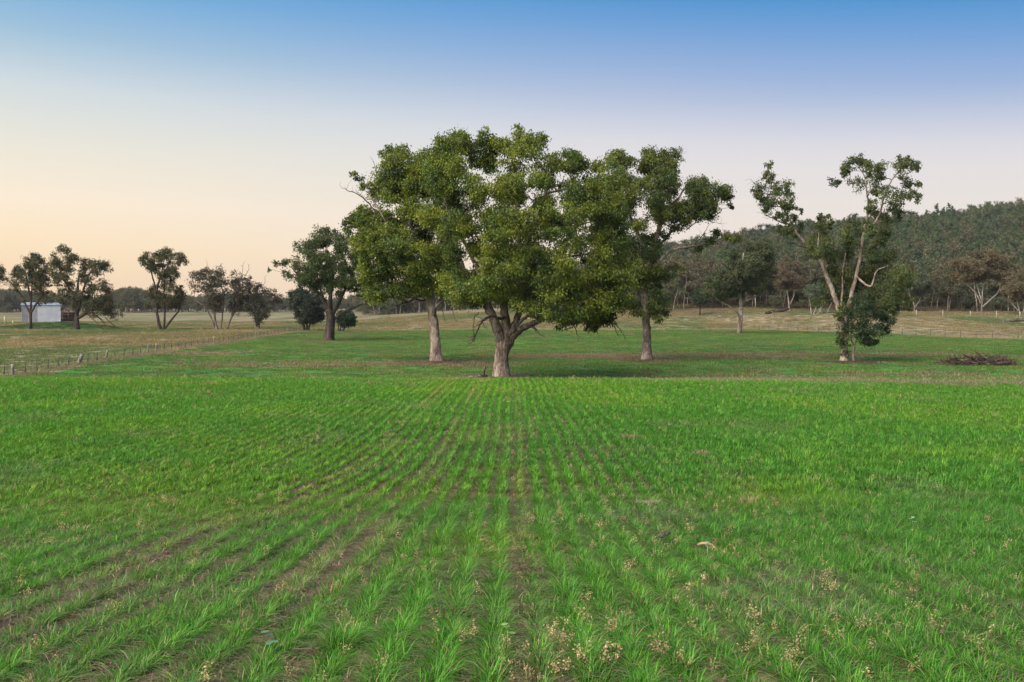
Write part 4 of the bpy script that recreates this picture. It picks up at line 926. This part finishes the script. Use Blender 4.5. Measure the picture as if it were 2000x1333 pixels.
# far tree line on the plain
XX, YY, SS = [], [], []
for px_ in np.arange(-260, 1330, 5.0):
    d_ = rng.uniform(560, 760); gap = 1.0
    hgt = np.interp(px_, [-260, 0, 40, 110, 200, 235, 260, 290, 330, 400, 460, 520, 560, 640, 720, 760, 900, 1100, 1330], [1.5, 1.5, 1.45, 1.2, 1.0, 1.55, 1.65, 1.4, 1.2, 1.05, 1.3, 1.1, .9, .9, .95, 1.35, 1.45, 1.6, 1.8])
    for r_ in range(5 if px_ > 700 else 4):
        q = d_ + r_ * 22; XX.append((px_ + rng.uniform(-4, 4) - 1000) / F * q); YY.append(q); SS.append(hgt * rng.uniform(.85, 1.12) * q / 700 * .95)
XX, YY, SS = map(np.array, (XX, YY, SS)); m = len(XX)
scatter('far_tree_line', c_wood, np.stack([XX, YY, height(XX, YY)], -1), np.stack([np.zeros(m), np.zeros(m), rng.uniform(0, 6.28, m)], -1), np.stack([SS * 1.15, SS * 1.15, SS], -1), rng.choice([3, 3, 3, 6], m), np.ones((m, 3)),
        label='bluish dark line of trees along the horizon of the plain', category='wood')

# ------------------------------------------------------------------ fence along the left side of the field
def along(path_fn, y0, y1): pass
fo = np.array((float(fence_x(60)), 60., float(height(fence_x(60), 60))))
fence = thing('wire_fence', 'long wire fence with thin droppers and grey timber posts left of the green field', 'fence', fo)
ypos = [57.2, 59.0, 60.7, 61.9, 63.8, 65.7, 67.5, 69.4, 71.2, 73.0, 75.0, 77.0, 79.0, 81.2, 83.5, 85.8, 88.0]
y_ = 90.3
while y_ < 174: ypos.append(y_); y_ += 2.5
WOODEN = {61.9: (0.05, .105), 73.0: (.42, .15), 79.0: (.18, .08), 90.3: (0, .07)}
a = Acc(); a.tube(np.array([(0, 0, -.15), (0, 0, .35), (0, 0, .74)]), [.034, .032, .032], 5); drop_me = a.mesh('dropper', M_steel)
a = Acc(); a.tube(np.array([(0, 0, -.2), (0.02, 0, .2), (0, 0, .5), (0, .01, .78)]), [.085, .08, .078, .07], 9, .05); post_me = a.mesh('timber_post', M_wood)
tops = []
for i, y_ in enumerate(ypos):
    x_ = float(fence_x(y_)); z_ = float(height(x_, y_))
    wood = y_ in WOODEN or (y_ > 91 and i % 9 == 0)
    o = link('timber_post' if wood else 'dropper', post_me if wood else drop_me, fence)
    o.location = np.array((x_, y_, z_)) - fo
    ln, sc_ = WOODEN.get(y_, (0, .08)) if wood else (rng.normal(0, .03), 0)
    o.rotation_euler = (rng.normal(0, .03), ln, rng.uniform(0, 6))
    if wood and ln: o.rotation_euler = (0, ln, 0)
    if wood: o.scale = (sc_ / .085, sc_ / .085, 1)
    tops.append((x_, y_, z_))
tops = np.array(tops)
for hgt in (.12, .3, .48, .64):
    a = Acc(); a.tube(tops + np.array((0, 0, hgt)), np.full(len(tops), .009), 3); link('wire', a.mesh('wire', M_steel, fo), fence)
# netting: thin diagonal mesh between the wires
a = Acc()
for i in range(len(tops) - 1):
    p, q = tops[i], tops[i + 1]
    for t in np.linspace(0, 1, 10, endpoint=False):
        b = p + (q - p) * t; e = p + (q - p) * (t + .1)
        a.tube(np.array([b + (0, 0, .1), b + (0, 0, .62)]), [.004, .004], 3, cap=False)
link('netting', a.mesh('netting', M_steel, fo), fence, kind='stuff')

def small_fence(label, pts, hgt, rad, mat, wires=(.3, .6, .9)):
    pts = [(x, y, float(height(x, y))) for x, y in pts]; o0 = np.array(pts[0]); f = thing('wire_fence', label, 'fence', o0)
    a = Acc(); a.tube(np.array([(0, 0, -.1), (0, 0, hgt * .5), (0, 0, hgt)]), [rad] * 3, 5); me = a.mesh('post', mat)
    for p in pts:
        o = link('post', me, f); o.location = np.array(p) - o0; o.rotation_euler = (rng.normal(0, .04), rng.normal(0, .04), 0)
    for w in wires:
        a = Acc(); a.tube(np.array(pts) + np.array((0, 0, hgt * w)), np.full(len(pts), .007), 3); link('wire', a.mesh('wire', M_steel, o0), f)
xs = np.concatenate([np.arange(44, 65, 1.0), np.arange(66, 80, 3)])
small_fence('low wire fence of thin dark stakes along the far right edge of the green field', [(x, float(edge_far(x)) + 3.0) for x in xs], 1.05, .03, M_steel)
pw = [px2w(p, 625, 186)[0] for p in (1790, 1830, 1871, 1908, 1938, 1970, 2010)]
small_fence('short run of pale stakes across the paddock below the large brown-topped gum', [(x, 186. - (i * 2.5)) for i, x in enumerate(pw)], 1.2, .045, plain_material('pale_stake', (.55, .5, .42)), (.4, .8))

# ------------------------------------------------------------------ brushwood heap at the right
hc = px2w(1910, 711, 73); hz = float(height(hc[0], 73)); ho = np.array((hc[0], 73., hz))
heap = thing('brushwood_heap', 'long low heap of dead brown and grey branches on the green field at the right', 'heap', ho)
SM = [bark_material('heap_bark_brown', (.055, .030, .020), (.12, .062, .038), (.20, .11, .07)), bark_material('heap_bark_grey', (.09, .075, .065), (.12, .095, .08), (.22, .18, .155)), bark_material('heap_bark_dark', (.02, .014, .011), (.05, .034, .028), (.09, .06, .045))]
smesh = []
for q in range(24):
    a = Acc(); ln = rng.uniform(.6, 2.0); p = np.array([(-ln / 2, 0, 0), (-ln / 6, rng.normal(0, .08), rng.normal(0, .06)), (ln / 6, rng.normal(0, .12), rng.normal(0, .08)), (ln / 2, rng.normal(0, .2), rng.normal(0, .12))])
    r0 = rng.uniform(.012, .045); a.tube(smooth_path(p, 2), np.linspace(r0, r0 * .45, 7), 5)
    e = p[2]; a.tube(np.array([e, e + rng.normal(0, .2, 3)]), [r0 * .5, r0 * .2], 4); smesh.append(a.mesh('branch', SM[q % 3]))
for i in range(285):
    u = rng.uniform(-1, 1); w = rng.uniform(-1, 1); prof = (1 - abs(u) ** 2.2) * (.80 - .25 * (u < -.3)); top = .92 * prof * (1 - w * w * .8) * (.75 + .35 * fbm(np.array(u * 3), np.array(1.), 99))
    o = link('branch', smesh[rng.integers(0, 24)], heap)
    o.location = (u * 2.75, w * 1.3, .04 + max(.02, top) * rng.random() ** .45); o.rotation_euler = (rng.uniform(0, 6.28), rng.normal(0, .30), rng.normal(0, .9) + (rng.random() > .5) * math.pi)
    if abs(u) > .75: o.rotation_euler.z = rng.normal(0, .4); o.scale = (.7,) * 3

# ------------------------------------------------------------------ shed and lean-to at the far left
M_tin = plain_material('white_corrugated_iron', (.60, .61, .62), .45, .12, .6)
M_tind = plain_material('dull_corrugated_iron', (.33, .33, .34), .5, .25, .8)
M_roof = plain_material('bluish_roof_iron', (.26, .30, .35), .45, .15, .7)
M_rust = plain_material('rusty_iron', (.13, .065, .045), .9, .5, 1.2)
def corr(p0, p1, z0, z1, n, amp=.045):
    """corrugated sheet between two ground points"""
    p0 = np.array(p0, float); p1 = np.array(p1, float); d = p1 - p0; nn = np.array((d[1], -d[0])); nn /= np.linalg.norm(nn)
    V_, Fq = [], []
    for i in range(n * 4 + 1):
        t = i / (n * 4); q = p0 + d * t + nn * amp * math.sin(i * math.pi / 2); V_ += [(q[0], q[1], z0), (q[0], q[1], z1)]
    for i in range(n * 4): Fq.append((2 * i, 2 * i + 2, 2 * i + 3, 2 * i + 1))
    return V_, Fq
def part(name, VF, mat, parent, org=(0, 0, 0)):
    V_, Fq = VF; me = new_mesh(name, np.array(V_, float) - np.array(org), [i for f in Fq for i in f], [len(f) for f in Fq], mat); return link(name, me, parent)
def box(x0, x1, y0, y1, z0, z1):
    V_ = [(x, y, z) for z in (z0, z1) for y in (y0, y1) for x in (x0, x1)]
    return V_, [(0, 2, 3, 1), (4, 5, 7, 6), (0, 1, 5, 4), (2, 6, 7, 3), (0, 4, 6, 2), (1, 3, 7, 5)]
DS = 290; s0 = px2w(44, 628, DS); s1 = px2w(118, 628, DS); sz = min(float(height(s0[0], DS)), float(height(s1[0], DS))) - .2
so = np.array(((s0[0] + s1[0]) / 2, DS, sz)); shed = thing('shed', 'pale corrugated iron farm shed with a bluish roof behind the dark gum at the left', 'shed', so)
hw = (s1[0] - s0[0]) / 2; eh = (px2w(80, 596, DS)[2] - sz)
split = [-hw, -hw * .72, -hw * .2, hw * .25, hw * .62, hw]
for i in range(5): part('wall_panel', corr((split[i] + .01, 0), (split[i + 1] - .01, 0), 0, eh, 10), M_tind if i < 2 else M_tin, shed)
part('wall', corr((hw, 0), (hw, 8), 0, eh, 14), M_tin, shed); part('wall', corr((-hw, 8), (-hw, 0), 0, eh, 14), M_tind, shed); part('wall', corr((hw, 8), (-hw, 8), 0, eh, 14), M_tin, shed)
def roof(y0, y1, z0, z1):
    V_, Fq = [], []; n = 88
    for i in range(n + 1):
        x = -hw - .3 + (2 * hw + .6) * i / n; b = .04 * math.sin(i * math.pi / 2); V_ += [(x, y0, z0 + b), (x, y1, z1 + b)]
    for i in range(n): Fq.append((2 * i, 2 * i + 2, 2 * i + 3, 2 * i + 1))
    return V_, Fq
part('roof', roof(-.35, 4, eh - .06, eh + .62), M_roof, shed); part('roof', roof(8.35, 4, eh - .06, eh + .62), M_roof, shed)
for sx_ in (-1, 1): part('gable', ([(sx_ * (hw - .01), 0, eh), (sx_ * (hw - .01), 8, eh), (sx_ * (hw - .01), 4, eh + .6)], [(0, 1, 2)]), M_tin, shed)
shed.rotation_euler = (0, 0, .40); shed.scale = (.93, 1, 1)
part('ridge_cap', box(-hw - .3, hw + .3, 3.85, 4.15, eh + .63, eh + .72), M_tin, shed)
l0 = px2w(119, 628, DS + 2); lo = np.array((l0[0], DS + 2, float(height(l0[0], DS - 2)) - .1)); lean = thing('lean_to', 'rusty open lean-to with dark posts against the right end of the white shed', 'shed', lo)
for x in (0.1, 2.0, 3.9):
    for y in (0, 3): part('post', box(x - .09, x + .09, y - .09, y + .09, 0, 3.6), M_rust, lean)
V_, Fq = roof(-.2, 3.3, 3.6, 4.2); V_ = [((v_[0] + hw) * 4.4 / (2 * hw) - .1, v_[1], v_[2]) for v_ in V_]; part('roof', (V_, Fq), M_rust, lean)
lean.rotation_euler = (0, 0, .40)
part('back_panel', corr((0, 3.05), (4, 3.05), 0, 2.9, 12), M_rust, lean); part('rail', box(0, 4, -.12, -.02, 1.1, 1.25), M_rust, lean); part('rail', box(0, 4, -.12, -.02, 2.2, 2.35), M_rust, lean)
M_yel = plain_material('yellow_paint', (.62, .52, .22))
for (p_, q_, d_, h_, lb) in ((9, 621, 262, 1.9, 'tall pale yellow marker post left of the shed'), (25, 627, 255, 1.0, 'short pale yellow marker post between the tall one and the shed'), (116, 630, 262, 1.2, 'pale yellow marker post at the right corner of the shed')):
    w = px2w(p_, q_, d_); z_ = float(height(w[0], d_)); a = Acc(); a.tube(np.array([(0, 0, -.1), (0, 0, h_ * .5), (0, 0, h_)]), [.14, .14, .13], 8); thing('marker_post', lb, 'post', (w[0], d_, z_), None, a.mesh('marker_post', M_yel))

# ------------------------------------------------------------------ fallen logs
def log_pile(name, label, px_, D_, logs, mat):
    w = px2w(px_, 615, D_); o0 = np.array((w[0], D_, float(height(w[0], D_)))); t = thing(name, label, 'log', o0)
    for (x, y, ln, an, r_, tilt) in logs:
        a = Acc(); d = np.array((math.cos(an), math.sin(an), tilt)); p = np.array([(x, y, r_)]) + np.linspace(0, ln, 6)[:, None] * d + rng.normal(0, .06, (6, 3))
        a.tube(p, np.linspace(r_, r_ * .55, 6), 8, .08)
        for q in range(3):
            b = p[rng.integers(1, 5)]; a.tube(np.array([b, b + rng.normal(0, .4, 3) + (0, 0, .4)]), [r_ * .35, r_ * .15], 5)
        link('log', a.mesh('log', mat), t)
log_pile('fallen_logs', 'dark fallen logs on the dry slope left of the many-stemmed mallee', 1520, 222, [(-.5, 0, 3.2, .2, .32, .12), (1.2, .5, 2.6, 2.6, .25, .1), (-1, .3, 2.5, .1, .18, .02)], SM[2])
log_pile('fallen_log', 'dark stump lying alone left of the fallen logs on the dry slope', 1500, 219, [(-.6, 0, 1.4, .1, .35, .0)], SM[2])
log_pile('fallen_logs', 'grey fallen timber in the paddock cut by the right edge of the photo', 1985, 168, [(-1.5, 0, 4, .15, .25, .02), (0, .5, 3.5, .4, .2, .1), (-.4, -.3, 2.6, 2.9, .14, .05)], SM[1])
log_pile('fallen_branch', 'small weathered branch on the ground beside the foot of the largest tree', 922, 58.8, [(-.3, 0, 1.0, .15, .06, .02), (.25, .1, .7, .5, .1, .05)], B_grey)
w = px2w(1805, 709, 73); 
log_pile('fallen_branch', 'thin pale curved branch on the grass between the forked gum and the brushwood heap', 1722, 73, [(-.3, 0, .9, .1, .035, .05)], M_wood)

# ------------------------------------------------------------------ small things in the near crop
def ground_at(px_, py_):
    lo_, hi_ = 2., 60.
    ys = np.linspace(2, 50, 4000); w = px2w(px_, py_, 1.0); d = w - np.array((0, 0, EYE)); pts_ = np.array((0, 0, EYE)) + ys[:, None] * d
    h = height(pts_[:, 0], pts_[:, 1]); k = np.argmax(pts_[:, 2] <= h); return pts_[k, 0], pts_[k, 1], float(h[k])
x, y, z = ground_at(1380, 1080)
a = Acc(); p = smooth_path(np.array([(-.09, .06, .035), (-.03, .05, .06), (.04, .0, .06), (.085, -.07, .03)]), 4); a.tube(p, np.linspace(.017, .013, len(p)), 8, .04)
thing('stick', 'short curved tan stick lying on the crop in the right foreground', 'stick', (x, y, z + .03), None, a.mesh('stick', plain_material('tan_stick', (.50, .30, .19), .7, .15, 12)))
x, y, z = ground_at(1296, 1060)
a = Acc(); p = np.array([(-.07, -.01, .03), (-.04, 0, .055), (0, .01, .07), (.04, 0, .08), (.075, .02, .095)]); a.tube(p, [.02, .04, .036, .028, .008], 9, .15)
thing('bark_piece', 'dark grey broken chunk of bark in the crop, left of the curved tan stick', 'bark', (x, y, z + .01), None, a.mesh('bark_piece', bark_material('chunk_bark', (.05, .04, .04), (.13, .105, .10), (.26, .22, .21), 14)))
def dead_tussock(label, px_, py_, wid, hgt, n, seed, cols):
    x, y, z = ground_at(px_, py_); V_, Fc, C_ = blades(n, .5, .3, 1.0, .03, 1.0, 2, cols, seed, 1, True)
    V_ = V_ * np.array((wid, wid * .6, hgt)); me = new_mesh('dead_tussock', V_, [i for f in Fc for i in f], [len(f) for f in Fc], M_dead, C_)
    thing('dead_tussock', label, 'grass', (x, y, z), 'dead tussocks in the crop', me)
M_dead = leaf_material('dead_grass', .2)
tp = [((.50, .33, .20), .6), ((.40, .27, .16), .4)]; tg = [((.36, .27, .20), .5), ((.46, .38, .30), .5)]
dead_tussock('tan dead tussock in the crop right of centre, the farthest of the dead clumps', 1232, 862, .36, .26, 260, 1, tp)
dead_tussock('thin tan dead tussock right of and nearer than the farthest dead clump', 1370, 893, .34, .22, 190, 2, tp)
dead_tussock('greyish flattened dead tussock in the crop, nearest of the dead clumps', 1262, 990, .34, .14, 320, 3, tg)
dead_tussock('wispy standing straw tussock right of the greyish flattened one', 1455, 992, .30, .30, 90, 4, tp)
dead_tussock('small trail of dead straw left of the farthest dead clump', 1208, 862, .25, .14, 120, 5, tp)
def broadleaf(label, px_, py_, n, size, col):
    x, y, z = ground_at(px_, py_); t = thing('broadleaf_weed', label, 'weed', (x, y, z))
    m_ = plain_material('broad_leaf', col, .5, .15, 20)
    for i in range(n):
        an = i * 6.28 / n + rng.normal(0, .3); V_ = [(0, 0, 0)]; cs = 9
        pts_ = []
        for q in range(cs):
            s_ = q / (cs - 1) * 6.28; pts_.append((size * (.55 + .5 * math.cos(s_)), size * .42 * math.sin(s_)))
        V_ = [(size * .55, 0, size * .02)] + [(a_, b_, size * .10 * (abs(b_) / size) - .1 * a_) for a_, b_ in pts_[:-1]]
        Fq = [(0, q + 1, (q + 1) % (cs - 1) + 1) for q in range(cs - 1)]
        ca_, sa_ = math.cos(an), math.sin(an); V_ = [(v_[0] * ca_ - v_[1] * sa_, v_[0] * sa_ + v_[1] * ca_, v_[2] + .12 + .03 * (i % 3)) for v_ in V_]
        part('leaf', (V_, Fq), m_, t)
    a = Acc(); a.tube(np.array([(0, 0, 0), (0, 0, .13)]), [.006, .004], 5); link('stem', a.mesh('stem', m_), t)
broadleaf('broad-leaved weed with one pale blue-green leaf low in the left-centre foreground', 528, 1290, 4, .055, (.10, .20, .09))
broadleaf('small round-leaved weed beside the foot of the curved tan stick', 1382, 1092, 3, .045, (.16, .34, .20))
broadleaf('pale green two-leaved weed in the right foreground grass', 1782, 1038, 3, .055, (.28, .46, .22))
broadleaf('yellow-green round-leaved weed in the gap between rows at the bottom centre', 992, 1272, 3, .05, (.20, .32, .07))

# ------------------------------------------------------------------ thin evening air
hm_ = bpy.data.materials.new('haze'); hm_.use_nodes = True; hm_.node_tree.nodes.clear()
ho_ = hm_.node_tree.nodes.new('ShaderNodeOutputMaterial'); hv_ = hm_.node_tree.nodes.new('ShaderNodeVolumePrincipled')
hv_.inputs['Color'].default_value = (.86, .86, .90, 1); hv_.inputs['Density'].default_value = .00008
hm_.node_tree.links.new(hv_.outputs[0], ho_.inputs['Volume'])
part('haze', box(-3100, 3100, -80, 3100, -9, 95), hm_, None)['kind'] = 'stuff'
